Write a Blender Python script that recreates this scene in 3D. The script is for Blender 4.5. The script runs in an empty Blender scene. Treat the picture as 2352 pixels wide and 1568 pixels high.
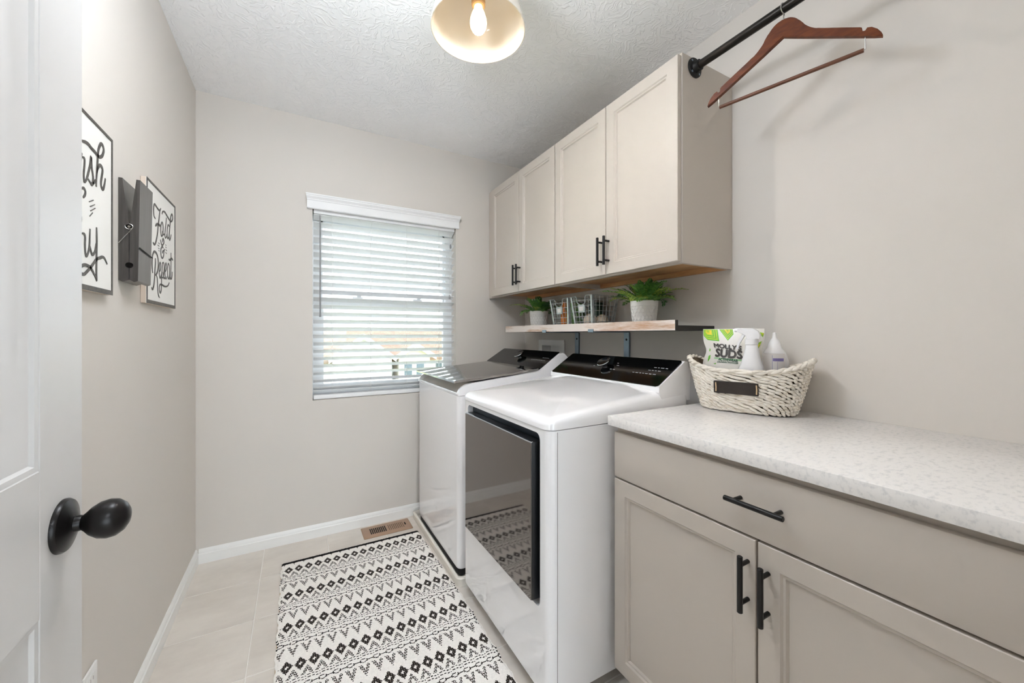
import bpy, bmesh, math, random
from mathutils import Vector, Matrix

# ------------------------------------------------------------------ camera, world, exposure
SC = bpy.context.scene
COL = SC.collection
F_PX, W_PX, H_PX = 888.96, 2352.0, 1568.0
YAW, HORIZON, CAM_Z = 0.5085, 768.29, 1.181
cam_d = bpy.data.cameras.new('camera')
cam = bpy.data.objects.new('camera', cam_d); COL.objects.link(cam)
cam_d.sensor_fit = 'HORIZONTAL'; cam_d.sensor_width = 36.0
cam_d.lens = 36.0 * F_PX / W_PX
cam_d.shift_y = -(H_PX / 2 - HORIZON) / W_PX
cam_d.clip_start = 0.02; cam_d.clip_end = 300
cam.location = (0, 0, CAM_Z)
cam.rotation_euler = (math.pi / 2, 0, -YAW)
SC.camera = cam

world = bpy.data.worlds.new('world'); SC.world = world
world.use_nodes = True
bg = world.node_tree.nodes['Background']
bg.inputs[0].default_value = (0.86, 0.93, 1.0, 1); bg.inputs[1].default_value = 1.3

SC.view_settings.view_transform = 'Standard'
SC.view_settings.look = 'None'
SC.view_settings.gamma = 1.0
SC.view_settings.use_curve_mapping = False
SC.view_settings.exposure = 2.2
BULB_EMIT = 440.0
NECK_EMIT = 0.7
HALL_FILL_EMIT = 12.0
ROOM_FILL_EMIT = 10.0
SC.cycles.use_denoising = True
SC.cycles.max_bounces = 8
SC.cycles.diffuse_bounces = 6
SC.cycles.glossy_bounces = 3
SC.cycles.transparent_max_bounces = 8
SC.cycles.use_adaptive_sampling = True
SC.cycles.adaptive_threshold = 0.08
SC.cycles.use_light_tree = False
SC.cycles.adaptive_min_samples = 16
SC.cycles.sample_clamp_indirect = 6.0

# ------------------------------------------------------------------ materials
def lin(c):
    return tuple((x / 12.92 if x <= 0.04045 else ((x + 0.055) / 1.055) ** 2.4) for x in (v / 255.0 for v in c)) + (1,)

def pm(name, rgb, rough=0.5, metal=0.0, spec=0.5, coat=0.0, var=None, bump=None, emit=None, rand=False):
    """var=(rgb2, (sx,sy,sz), detail, lo, hi)   bump=(scale, strength, dist)"""
    m = bpy.data.materials.new(name); m.use_nodes = True
    nt = m.node_tree; b = nt.nodes['Principled BSDF']
    b.inputs['Base Color'].default_value = lin(rgb)
    b.inputs['Roughness'].default_value = rough
    b.inputs['Metallic'].default_value = metal
    b.inputs['Specular IOR Level'].default_value = spec
    if coat: b.inputs['Coat Weight'].default_value = coat; b.inputs['Coat Roughness'].default_value = 0.05
    tc = None
    def coord():
        t = nt.nodes.new('ShaderNodeTexCoord')
        if not rand: return t.outputs['Object']
        oi = nt.nodes.new('ShaderNodeObjectInfo'); ml = nt.nodes.new('ShaderNodeVectorMath'); ml.operation = 'SCALE'
        ml.inputs[0].default_value = (37, 19, 53); nt.links.new(oi.outputs['Random'], ml.inputs['Scale'])
        ad = nt.nodes.new('ShaderNodeVectorMath'); ad.operation = 'ADD'
        nt.links.new(t.outputs['Object'], ad.inputs[0]); nt.links.new(ml.outputs[0], ad.inputs[1]); return ad.outputs[0]
    if var:
        rgb2, sc, det, lo, hi = var
        mp = nt.nodes.new('ShaderNodeMapping'); mp.inputs['Scale'].default_value = sc
        nz = nt.nodes.new('ShaderNodeTexNoise'); nz.inputs['Scale'].default_value = 1.0; nz.inputs['Detail'].default_value = det
        nz.inputs['Roughness'].default_value = 0.65
        cr = nt.nodes.new('ShaderNodeValToRGB')
        cr.color_ramp.elements[0].position = lo; cr.color_ramp.elements[0].color = lin(rgb2)
        cr.color_ramp.elements[1].position = hi; cr.color_ramp.elements[1].color = lin(rgb)
        nt.links.new(coord(), mp.inputs[0]); nt.links.new(mp.outputs[0], nz.inputs['Vector'])
        nt.links.new(nz.outputs['Fac'], cr.inputs[0]); nt.links.new(cr.outputs[0], b.inputs['Base Color'])
    if bump:
        nz = nt.nodes.new('ShaderNodeTexNoise'); nz.inputs['Scale'].default_value = bump[0]; nz.inputs['Detail'].default_value = 4
        bp = nt.nodes.new('ShaderNodeBump'); bp.inputs['Strength'].default_value = bump[1]; bp.inputs['Distance'].default_value = bump[2]
        nt.links.new(coord(), nz.inputs['Vector']); nt.links.new(nz.outputs['Fac'], bp.inputs['Height'])
        nt.links.new(bp.outputs[0], b.inputs['Normal'])
    if emit:
        b.inputs['Emission Color'].default_value = lin(emit[0]); b.inputs['Emission Strength'].default_value = emit[1]
    return m

M = {}
M['wall'] = pm('wall_paint', (216, 210, 203), 0.75, spec=0.25)
M['ceiling'] = pm('ceiling_paint', (250, 250, 251), 0.9, spec=0.1)
def ceiling_nodes(m):
    nt = m.node_tree; b = nt.nodes['Principled BSDF']
    t = nt.nodes.new('ShaderNodeTexCoord')
    n1 = nt.nodes.new('ShaderNodeTexNoise'); n1.inputs['Scale'].default_value = 9; n1.inputs['Detail'].default_value = 2
    mx = nt.nodes.new('ShaderNodeVectorMath'); mx.operation = 'MULTIPLY_ADD'
    mx.inputs[1].default_value = (0.22, 0.22, 0.0)
    nt.links.new(t.outputs['Object'], n1.inputs['Vector']); nt.links.new(n1.outputs['Color'], mx.inputs[0]); nt.links.new(t.outputs['Object'], mx.inputs[2])
    n2 = nt.nodes.new('ShaderNodeTexNoise'); n2.inputs['Scale'].default_value = 62; n2.inputs['Detail'].default_value = 1.5
    nt.links.new(mx.outputs[0], n2.inputs['Vector'])
    cr = nt.nodes.new('ShaderNodeValToRGB'); cr.color_ramp.elements[0].position = 0.5; cr.color_ramp.elements[1].position = 0.62
    nt.links.new(n2.outputs['Fac'], cr.inputs[0])
    bp = nt.nodes.new('ShaderNodeBump'); bp.inputs['Strength'].default_value = 0.42; bp.inputs['Distance'].default_value = 0.0035
    nt.links.new(cr.outputs[0], bp.inputs['Height']); nt.links.new(bp.outputs[0], b.inputs['Normal'])
ceiling_nodes(M['ceiling'])
M['trim'] = pm('trim_white', (240, 239, 236), 0.35)
M['door'] = pm('door_white', (211, 209, 207), 0.32)
M['cabinet'] = pm('cabinet_greige', (196, 187, 177), 0.4)
M['maple'] = pm('raw_maple', (214, 168, 118), 0.55, var=((190, 138, 92), (30, 4, 30), 4, 0.35, 0.7))
M['black'] = pm('black_metal', (26, 24, 23), 0.38, metal=0.3)
M['knob_black'] = pm('bronze_black', (30, 27, 26), 0.3, metal=0.5)
M['iron'] = pm('iron_pipe', (52, 47, 42), 0.36, metal=0.75, var=((34, 31, 28), (60, 8, 60), 3, 0.4, 0.6))
M['flange'] = pm('cast_flange', (24, 23, 22), 0.5, metal=0.4)
M['toe'] = pm('toe_kick', (30, 28, 27), 0.7)
M['tile'] = pm('floor_tile', (228, 221, 212), 0.32, var=((211, 203, 194), (3.5, 7, 3), 6, 0.3, 0.66), rand=True)
M['grout'] = pm('grout', (240, 236, 230), 0.85)
M['white_app'] = pm('appliance_white', (247, 246, 247), 0.12, coat=0.6)
M['white_side'] = pm('appliance_side', (246, 245, 246), 0.3)
M['glass_black'] = pm('console_black_glass', (9, 10, 11), 0.10, spec=0.35)
M['lid_glass'] = pm('lid_dark_glass', (150, 146, 142), 0.05, metal=1.0)
M['door_glass'] = pm('dryer_door_glass', (128, 122, 118), 0.05, metal=1.0)
M['door_edge'] = pm('dryer_door_edge', (20, 21, 24), 0.3)
M['pocket'] = pm('handle_pocket', (32, 42, 54), 0.35)
M['chrome'] = pm('chrome', (205, 208, 212), 0.15, metal=1.0)
M['steel_wire'] = pm('steel_wire', (200, 198, 194), 0.25, metal=1.0)
M['pan'] = pm('drain_pan_plastic', (236, 230, 220), 0.4)
M['rubber'] = pm('dark_base', (40, 39, 40), 0.5)
M['print'] = pm('panel_print', (180, 182, 185), 0.5)
M['galv'] = pm('galvanised', (196, 200, 200), 0.45, metal=0.4, var=((164, 170, 172), (60, 60, 60), 4, 0.35, 0.65))
M['bracket'] = pm('bracket_steel', (128, 142, 154), 0.35, metal=0.5)
M['bracket_dark'] = pm('bracket_dark', (34, 36, 38), 0.45, metal=0.5)
M['shelf_wood'] = pm('shelf_wood', (226, 216, 208), 0.6, var=((182, 142, 108), (22, 3.2, 26), 5, 0.33, 0.53))
M['shelf_dark'] = pm('shelf_stain', (38, 35, 31), 0.6)
M['plastic_white'] = pm('white_plastic', (238, 237, 235), 0.35)
M['plastic_sheen'] = pm('bottle_white', (236, 235, 236), 0.28, coat=0.2)
M['blind'] = pm('blind_vinyl', (240, 240, 240), 0.4)
M['vinyl'] = pm('window_vinyl', (236, 238, 240), 0.35)
M['wand'] = pm('wand_clear', (150, 150, 152), 0.2)
M['cord'] = pm('blind_cord', (232, 232, 230), 0.7)
M['bronze_vent'] = pm('vent_brown', (176, 146, 122), 0.45, metal=0.15)
M['vent_dark'] = pm('vent_shadow', (40, 30, 26), 0.8)
M['quartz'] = pm('quartz', (238, 235, 232), 0.22, var=((212, 211, 210), (60, 110, 90), 9, 0.28, 0.5))
M['sign_white'] = pm('sign_enamel', (238, 236, 231), 0.4)
M['sign_wood'] = pm('sign_edge', (216, 200, 184), 0.6)
M['sign_ink'] = pm('sign_ink', (92, 86, 80), 0.5, metal=0.2, var=((76, 72, 68), (90, 90, 90), 3, 0.4, 0.6))
M['pin_wood'] = pm('clothespin_stain', (78, 74, 71), 0.34, coat=0.35, var=((60, 56, 53), (140, 140, 6), 4, 0.35, 0.65))
M['pin_hole'] = pm('clothespin_hole', (20, 18, 18), 0.8)
M['shade'] = pm('lamp_shade', (236, 228, 212), 0.25, coat=0.5)
M['bulb'] = pm('lamp_bulb', (255, 255, 255), 0.3, emit=((255, 218, 170), NECK_EMIT))
M['bulb_dome'] = pm('lamp_bulb_dome', (255, 255, 255), 0.3, emit=((255, 245, 236), BULB_EMIT))
M['room_light'] = pm('flush_light_diffuser', (255, 255, 255), 0.5, emit=((236, 245, 255), ROOM_FILL_EMIT))  # glow of the added fill globe
M['hall_light'] = pm('hall_diffuser', (255, 255, 255), 0.5, emit=((236, 245, 255), HALL_FILL_EMIT))  # glow of the fill light added in the hallway
M['socket'] = pm('lamp_socket', (214, 176, 128), 0.5)
M['hanger_wood'] = pm('hanger_walnut', (112, 56, 24), 0.45, spec=0.3, var=((80, 36, 16), (16, 16, 60), 4, 0.35, 0.65))
M['bar_wood'] = pm('hanger_bar', (98, 58, 36), 0.5)
M['weave'] = pm('white_washed_weave', (238, 231, 220), 0.75, var=((214, 202, 184), (40, 40, 90), 3, 0.3, 0.55))
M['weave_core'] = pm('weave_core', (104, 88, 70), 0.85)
M['chalk'] = pm('chalkboard', (52, 45, 40), 0.8)
M['twine'] = pm('twine', (214, 186, 146), 0.85)
M['pot'] = pm('pot_white', (240, 236, 231), 0.55)
M['soil'] = pm('soil', (64, 52, 40), 0.95)
M['fern1'] = pm('fern_mid', (112, 162, 72), 0.5, var=((82, 132, 58), (40, 40, 40), 2, 0.35, 0.65))
M['fern2'] = pm('fern_light', (168, 190, 82), 0.5, var=((128, 164, 70), (40, 40, 40), 2, 0.35, 0.65))
M['fern3'] = pm('fern_deep', (78, 126, 70), 0.55)
M['bag'] = pm('pouch_film', (226, 222, 214), 0.3)
M['ink_dark'] = pm('print_charcoal', (62, 55, 50), 0.5)
M['ink_green'] = pm('print_green', (104, 186, 48), 0.45)
M['ink_lime'] = pm('print_lime', (186, 214, 46), 0.45)
M['ink_yellow'] = pm('print_yellow', (238, 214, 40), 0.45)
M['ink_mint'] = pm('print_mint', (160, 204, 152), 0.45)
M['ink_teal'] = pm('print_dark_green', (42, 84, 62), 0.45)
M['ink_purple'] = pm('print_purple', (136, 124, 178), 0.45)
M['label_paper'] = pm('label_paper', (232, 226, 222), 0.5)
M['orange'] = pm('orange_plastic', (232, 132, 48), 0.4)
M['greenpk'] = pm('green_package', (120, 178, 84), 0.45, var=((206, 226, 180), (30, 30, 22), 2, 0.36, 0.5))
M['wool'] = pm('wool_ball', (222, 204, 184), 0.95)
M['greybox'] = pm('grey_box', (112, 108, 102), 0.7)
M['darkbox'] = pm('dark_green_box', (52, 78, 66), 0.6)
M['lawn'] = pm('lawn', (176, 186, 110), 0.95, var=((150, 164, 92), (0.8, 0.8, 0.8), 5, 0.3, 0.7))
M['concrete'] = pm('concrete_drive', (214, 208, 200), 0.9)
M['siding'] = pm('siding_white', (222, 220, 216), 0.8)
M['siding2'] = pm('siding_tan', (206, 196, 182), 0.8)
M['roof'] = pm('roof_shingle', (150, 122, 102), 0.9, var=((128, 104, 88), (3, 3, 3), 4, 0.35, 0.65))
M['gdoor'] = pm('garage_door', (232, 230, 226), 0.6)
M['stone'] = pm('house_stone', (140, 138, 134), 0.9)
M['hwin'] = pm('house_window', (90, 100, 110), 0.1)

def glass_mat():
    m = bpy.data.materials.new('window_glass'); m.use_nodes = True
    nt = m.node_tree; nt.nodes.remove(nt.nodes['Principled BSDF']); out = nt.nodes['Material Output']
    tr = nt.nodes.new('ShaderNodeBsdfTransparent'); tr.inputs[0].default_value = (0.93, 0.96, 0.97, 1)
    gl = nt.nodes.new('ShaderNodeBsdfGlossy'); gl.inputs['Roughness'].default_value = 0.02
    fr = nt.nodes.new('ShaderNodeFresnel'); fr.inputs[0].default_value = 1.45
    mx = nt.nodes.new('ShaderNodeMixShader')
    nt.links.new(fr.outputs[0], mx.inputs[0]); nt.links.new(tr.outputs[0], mx.inputs[1]); nt.links.new(gl.outputs[0], mx.inputs[2])
    nt.links.new(mx.outputs[0], out.inputs[0]); return m
M['glass'] = glass_mat()

def rug_mat():
    m = pm('rug_weave', (236, 228, 216), 0.95, spec=0.1)
    nt = m.node_tree; b = nt.nodes['Principled BSDF']
    at = nt.nodes.new('ShaderNodeAttribute'); at.attribute_name = 'weave'
    nt.links.new(at.outputs['Color'], b.inputs['Base Color']); return m
M['rug'] = rug_mat()

# ------------------------------------------------------------------ mesh helpers
ORG = {}
class MB:
    def __init__(s): s.v = []; s.f = []; s.m = []
    def add(s, vs, fs, mi=0):
        o = len(s.v); s.v += [Vector(p) for p in vs]
        for f in fs: s.f.append([o + i for i in f]); s.m.append(mi)
        return s
    def box(s, lo, hi, bev=0.0, seg=2, mi=0):
        lo = [min(a, b) for a, b in zip(lo, hi)] if any(a > b for a, b in zip(lo, hi)) else list(lo)
        if bev <= 0:
            x0, y0, z0 = lo; x1, y1, z1 = hi
            return s.add([(x0,y0,z0),(x1,y0,z0),(x1,y1,z0),(x0,y1,z0),(x0,y0,z1),(x1,y0,z1),(x1,y1,z1),(x0,y1,z1)],
                         [(0,3,2,1),(4,5,6,7),(0,1,5,4),(1,2,6,5),(2,3,7,6),(3,0,4,7)], mi)
        bm = bmesh.new(); bmesh.ops.create_cube(bm, size=1)
        for v in bm.verts: v.co = Vector([(lo[i] + hi[i]) / 2 + v.co[i] * (hi[i] - lo[i]) for i in range(3)])
        bmesh.ops.bevel(bm, geom=bm.edges[:], offset=bev, segments=seg, affect='EDGES', profile=0.5)
        bm.verts.index_update()
        s.add([v.co.copy() for v in bm.verts], [[v.index for v in f.verts] for f in bm.faces], mi); bm.free(); return s
    def rings(s, rings, cap0=True, cap1=True, mi=0, closed=True):
        n = len(rings[0]); o = len(s.v)
        for r in rings: s.v += [Vector(p) for p in r]
        for k in range(len(rings) - 1):
            for i in range(n if closed else n - 1):
                j = (i + 1) % n
                s.f.append([o + k*n + i, o + k*n + j, o + (k+1)*n + j, o + (k+1)*n + i]); s.m.append(mi)
        if cap0: s.f.append([o + i for i in range(n)][::-1]); s.m.append(mi)
        if cap1: s.f.append([o + (len(rings)-1)*n + i for i in range(n)]); s.m.append(mi)
        return s
    def cyl(s, p0, p1, r0, r1=None, n=20, cap=True, mi=0):
        r1 = r0 if r1 is None else r1
        return s.lathe([(r0, 0.0), (r1, (Vector(p1) - Vector(p0)).length)], p0, Vector(p1) - Vector(p0), n, cap, mi)
    def lathe(s, prof, c, axis=(0, 0, 1), n=28, cap=True, mi=0):
        a = Vector(axis).normalized(); t = Vector((1, 0, 0)) if abs(a.x) < 0.9 else Vector((0, 1, 0))
        u = a.cross(t).normalized(); w = a.cross(u); c = Vector(c)
        R = [[c + a * z + (u * math.cos(2*math.pi*i/n) + w * math.sin(2*math.pi*i/n)) * max(r, 1e-5) for i in range(n)] for r, z in prof]
        return s.rings(R, cap, cap, mi)
    def tube(s, path, r, n=8, closed=False, mi=0, rad=None):
        P = [Vector(p) for p in path]; R = []; prev = None
        for i, p in enumerate(P):
            a = P[(i - 1) % len(P)] if (closed or i > 0) else p
            b = P[(i + 1) % len(P)] if (closed or i < len(P) - 1) else p
            t = (b - a).normalized()
            if prev is None:
                q = Vector((0, 0, 1)) if abs(t.z) < 0.9 else Vector((1, 0, 0)); u = t.cross(q).normalized()
            else:
                u = (prev - t * prev.dot(t)).normalized()
            prev = u; w = t.cross(u); rr = rad[i] if rad else r
            R.append([p + (u * math.cos(2*math.pi*k/n) + w * math.sin(2*math.pi*k/n)) * rr for k in range(n)])
        if closed: R.append(R[0])
        return s.rings(R, not closed, not closed, mi)
    def prism(s, poly, fn, h0, h1, mi=0):
        return s.rings([[fn(a, b, h0) for a, b in poly], [fn(a, b, h1) for a, b in poly]], mi=mi)
    def sphere(s, c, r, sc=(1, 1, 1), n=16, m=10, mi=0):
        R = []
        for k in range(m + 1):
            th = math.pi * k / m
            R.append([(c[0] + r*sc[0]*math.sin(th)*math.cos(2*math.pi*i/n) , c[1] + r*sc[1]*math.sin(th)*math.sin(2*math.pi*i/n), c[2] - r*sc[2]*math.cos(th)) for i in range(n)])
        R[0] = [(p[0]*1e-3 + c[0]*(1-1e-3), p[1]*1e-3 + c[1]*(1-1e-3), p[2]) for p in R[1]][:0] or [(c[0]+1e-5*math.cos(2*math.pi*i/n), c[1]+1e-5*math.sin(2*math.pi*i/n), c[2]-r*sc[2]) for i in range(n)]
        R[m] = [(c[0]+1e-5*math.cos(2*math.pi*i/n), c[1]+1e-5*math.sin(2*math.pi*i/n), c[2]+r*sc[2]) for i in range(n)]
        return s.rings(R, mi=mi)
    def mesh(s, name, mats, org=(0, 0, 0), smooth=35):
        me = bpy.data.meshes.new(name); o = Vector(org)
        me.from_pydata([p - o for p in s.v], [], s.f)
        for m in mats: me.materials.append(m)
        for p, mi in zip(me.polygons, s.m): p.material_index = mi
        bm = bmesh.new(); bm.from_mesh(me); bmesh.ops.recalc_face_normals(bm, faces=bm.faces[:]); bm.to_mesh(me); bm.free()
        if smooth:
            me.shade_smooth(); me.set_sharp_from_angle(angle=math.radians(smooth))
        me.update(); return me

def mlist(m):
    return [M[k] if isinstance(k, str) else k for k in (m if isinstance(m, (list, tuple)) else [m])]
def tag(o, label=None, cat=None, group=None, kind=None):
    if label: o['label'] = label
    if cat: o['category'] = cat
    if group: o['group'] = group
    if kind: o['kind'] = kind
    return o
def thing(name, loc, label, cat, group=None):
    o = bpy.data.objects.new(name, None); COL.objects.link(o); o.location = loc; o.empty_display_size = 0.05
    ORG[o] = Vector(loc); return tag(o, label, cat, group)
def part(name, mb, mats, parent, label=None, kind=None, smooth=35):
    org = ORG[parent]
    o = bpy.data.objects.new(name, mb.mesh(name, mlist(mats), org, smooth)); COL.objects.link(o)
    o.parent = parent; ORG[o] = org
    return tag(o, label, None, None, kind)
def solo(name, mb, mats, label, cat, group=None, kind=None, smooth=35, org=None):
    if org is None:
        xs = [p.x for p in mb.v]; ys = [p.y for p in mb.v]; zs = [p.z for p in mb.v]
        org = ((min(xs)+max(xs))/2, (min(ys)+max(ys))/2, min(zs))
    o = bpy.data.objects.new(name, mb.mesh(name, mlist(mats), org, smooth)); COL.objects.link(o)
    o.location = org; ORG[o] = Vector(org); return tag(o, label, cat, group, kind)
def struct(name, mb, mats, label=None, smooth=35):
    return solo(name, mb, mats, label, None, None, 'structure', smooth)
def cut(o, cutter):
    c = bpy.data.objects.new('cutter', cutter.mesh('cutter', [], ORG[o], 0)); COL.objects.link(c)
    c.location = o.location if o.parent is None else o.parent.location
    md = o.modifiers.new('cut', 'BOOLEAN'); md.object = c; md.operation = 'DIFFERENCE'; md.solver = 'EXACT'
    bpy.context.view_layer.update()
    dg = bpy.context.evaluated_depsgraph_get()
    me = bpy.data.meshes.new_from_object(o.evaluated_get(dg)); o.modifiers.clear(); old = o.data; o.data = me
    me.name = old.name; bpy.data.meshes.remove(old); cm = c.data; bpy.data.objects.remove(c); bpy.data.meshes.remove(cm)
    me.shade_smooth(); me.set_sharp_from_angle(angle=math.radians(30))
def rrect(x0, x1, y0, y1, r, n=6):
    pts = []
    for cx, cy, a in ((x1-r, y1-r, 0), (x0+r, y1-r, 90), (x0+r, y0+r, 180), (x1-r, y0+r, 270)):
        for k in range(n + 1):
            t = math.radians(a + 90.0 * k / n); pts.append((cx + r*math.cos(t), cy + r*math.sin(t)))
    return pts
def catmull(P, sub=6):
    out = []
    for i in range(len(P) - 1):
        p0 = P[max(i-1, 0)]; p1 = P[i]; p2 = P[i+1]; p3 = P[min(i+2, len(P)-1)]
        for k in range(sub):
            t = k / sub
            out.append(tuple(0.5*((2*b) + (-a + c)*t + (2*a - 5*b + 4*c - d)*t*t + (-a + 3*b - 3*c + d)*t**3) for a, b, c, d in zip(p0, p1, p2, p3)))
    out.append(tuple(P[-1])); return out
def text_tris(txt, offset=0.0):
    """outline of a word as flat triangles, normalised to 0..1 in both directions"""
    cu = bpy.data.curves.new('word', 'FONT'); cu.body = txt; cu.resolution_u = 3; cu.offset = offset; cu.fill_mode = 'FRONT'
    o = bpy.data.objects.new('word', cu); COL.objects.link(o); bpy.context.view_layer.update()
    me = bpy.data.meshes.new_from_object(o.evaluated_get(bpy.context.evaluated_depsgraph_get()))
    vs = [(v.co.x, v.co.y) for v in me.vertices]; fs = [list(p.vertices) for p in me.polygons]
    bpy.data.objects.remove(o); bpy.data.curves.remove(cu); bpy.data.meshes.remove(me)
    x0 = min(v[0] for v in vs); x1 = max(v[0] for v in vs); y0 = min(v[1] for v in vs); y1 = max(v[1] for v in vs)
    return [((a-x0)/(x1-x0), (b-y0)/(y1-y0)) for a, b in vs], fs

# ------------------------------------------------------------------ room shell
XL, XR, YF, YN, H = -0.4527, 1.5262, 2.535, 0.03, 2.44
WX0, WX1, WZ0, WZ1, WT = 0.083, 0.967, 0.797, 1.925, 0.15      # window opening
fl = struct('floor', MB().box((XL-.1, YN-.12, -0.06), (XR+.1, YF+.1, -0.0018)), 'grout', 'pale grey tiled floor with light grout lines')
PITCH, GR = 0.309, 0.0035
tile_mesh = {}
jx = [-0.153 + PITCH*k for k in range(-2, 7)]; jy = [2.229 + PITCH*k for k in range(-8, 3)]
for i in range(len(jx)-1):
    for j in range(len(jy)-1):
        x0 = max(jx[i]+GR/2, XL+.001); x1 = min(jx[i+1]-GR/2, XR-.001); y0 = max(jy[j]+GR/2, -.09); y1 = min(jy[j+1]-GR/2, YF-.001)
        if x1 - x0 < 0.01 or y1 - y0 < 0.01: continue
        key = (round(x1-x0, 4), round(y1-y0, 4))
        if key not in tile_mesh:
            tile_mesh[key] = MB().box((-key[0]/2, -key[1]/2, -0.008), (key[0]/2, key[1]/2, 0), 0.0012, 1).mesh('tile', [M['tile']])
        t = bpy.data.objects.new('tile', tile_mesh[key]); COL.objects.link(t); t.parent = fl
        t.location = Vector(((x0+x1)/2, (y0+y1)/2, 0)) - fl.location
struct('ceiling', MB().box((XL-.12, YN-.12, H), (XR+.12, YF+.15, H+.1)), 'ceiling', 'white textured ceiling')
struct('wall_left', MB().box((XL-.12, YN-.12, 0), (XL, YF+.15, H)), 'wall', 'greige painted wall holding the two signs')
WALL_R = struct('wall_right', MB().box((XR, YN-.12, 0), (XR+.12, YF+.15, H)), 'wall', 'greige painted wall behind cabinets, shelf and counter')
wf = MB()
wf.box((XL, YF, 0), (WX0, YF+WT, H)); wf.box((WX1, YF, 0), (XR, YF+WT, H))
wf.box((WX0, YF, 0), (WX1, YF+WT, WZ0)); wf.box((WX0, YF, WZ1), (WX1, YF+WT, H))
struct('wall_far', wf, 'wall', 'greige painted wall around the window')
DX0, DX1, DH = -0.31, 0.56, 2.06
wn = MB()
wn.box((XL, YN-.12, 0), (DX0, YN, H)); wn.box((DX1, YN-.12, 0), (XR, YN, H)); wn.box((DX0, YN-.12, DH), (DX1, YN, H))
struct('wall_near', wn, 'wall', 'greige wall with the doorway')
def base_profile(bb=0.073, t=0.013):
    return [(0, 0), (t, 0), (t, bb*.66), (t*.72, bb*.72), (t*.72, bb*.84), (t*.35, bb*.96), (t*.2, bb), (0, bb)]
struct('baseboard_left', MB().prism(base_profile(), lambda a, b, h: (XL+a, h, b), YN, YF), 'trim', 'white moulded baseboard')
struct('baseboard_far', MB().prism(base_profile(), lambda a, b, h: (h, YF-a, b), XL+.013, 1.52), 'trim', 'white moulded baseboard')

# unseen hallway behind the doorway; glazed opening added to bring light into the room
HX0, HX1, HY0, HY1 = -1.6, 2.2, -3.0, YN-.12
struct('floor_hall', MB().box((HX0, HY0, -.06), (HX1, HY1, 0)), M['tile'], 'hallway floor')
struct('ceiling_hall', MB().box((HX0-.1, HY0-.1, H), (HX1+.1, HY1, H+.1)), 'ceiling', 'hallway ceiling')
struct('wall_hall_left', MB().box((HX0-.1, HY0-.1, 0), (HX0, HY1, H)), 'wall', 'hallway wall')
struct('wall_hall_right', MB().box((HX1, HY0-.1, 0), (HX1+.1, HY1, H)), 'wall', 'hallway wall')
hb = MB(); hb.box((HX0, HY0-.1, 0), (-.9, HY0, H)); hb.box((1.5, HY0-.1, 0), (HX1, HY0, H)); hb.box((-.9, HY0-.1, 2.1), (1.5, HY0, H))
struct('wall_hall_back', hb, 'wall', 'hallway wall with wide glazed opening')
hs = MB(); hs.box((HX0-.1, HY1, 0), (XL-.12, HY1+.1, H)); hs.box((XR+.12, HY1, 0), (HX1+.1, HY1+.1, H))
struct('wall_hall_front', hs, 'wall', 'hallway wall beside the laundry')
hw = struct('window_2', MB().box((-.9, HY0-.06, 0), (-.85, HY0-.01, 2.1)).box((1.45, HY0-.06, 0), (1.5, HY0-.01, 2.1)).box((.27, HY0-.06, 0), (.33, HY0-.01, 2.1)).box((-.9, HY0-.06, 2.05), (1.5, HY0-.01, 2.1)), 'vinyl', 'hallway glass door frame')
part('pane', MB().box((-.85, HY0-.04, 0.02), (.27, HY0-.035, 2.05)), 'glass', hw); part('pane', MB().box((.33, HY0-.04, 0.02), (1.45, HY0-.035, 2.05)), 'glass', hw)
hl = thing('hall_ceiling_light', (.3, -1.3, H-.045), 'round flush ceiling light in the hallway', 'ceiling light')  # unseen fixture, added as fill through the doorway
part('ring', MB().lathe([(.19, .045), (.2, .04), (.2, .01), (.185, 0), (.18, .008)], (.3, -1.3, H-.045), cap=False, n=40), 'trim', hl)
part('diffuser', MB().lathe([(.182, .03), (.175, .004), (.12, -.008), (0, -.012)], (.3, -1.3, H-.045), n=40), 'hall_light', hl)

# ------------------------------------------------------------------ window
FY0, FY1 = YF+.085, YF+.14
w = MB()
w.box((WX0, FY0, WZ0), (WX0+.045, FY1, WZ1)); w.box((WX1-.045, FY0, WZ0), (WX1, FY1, WZ1))
w.box((WX0+.045, FY0, WZ1-.045), (WX1-.045, FY1, WZ1)); w.box((WX0+.045, FY0, WZ0), (WX1-.045, FY1, WZ0+.045))
win = struct('window_1', w, 'vinyl', 'white vinyl single-hung window behind the blind')
sx0, sx1, mz = WX0+.045, WX1-.045, 1.385
s1 = MB(); 
for a, b, c, d in ((sx0, sx0+.018, WZ0+.045, mz), (sx1-.018, sx1, WZ0+.045, mz), (sx0+.018, sx1-.018, WZ0+.045, WZ0+.085), (sx0, sx1, mz-.022, mz+.022)):
    s1.box((a, FY0-.012 if (d-c) < .05 and c > 1 else FY0, c), (b, FY0+.024, d))
low = part('sash', s1, 'vinyl', win)
part('pane', MB().box((sx0+.018, FY0+.01, WZ0+.085), (sx1-.018, FY0+.013, mz-.022)), 'glass', low)
for lx in (.34, .72):
    part('sash_lock', MB().box((lx-.03, FY0-.012, mz+.022), (lx+.03, FY0+.012, mz+.034), .003).box((lx-.005, FY0-.02, mz+.034), (lx+.02, FY0, mz+.044), .003), 'vinyl', low)
s2 = MB()
for a, b, c, d in ((sx0, sx0+.014, mz, WZ1-.045), (sx1-.014, sx1, mz, WZ1-.045), (sx0, sx1, WZ1-.065, WZ1-.045), (sx0, sx1, mz-.015, mz+.02)): s2.box((a, FY0+.026, c), (b, FY1-.002, d))
up = part('sash', s2, 'vinyl', win)
part('pane', MB().box((sx0+.014, FY0+.038, mz+.02), (sx1-.014, FY0+.041, WZ1-.065)), 'glass', up)

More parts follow.
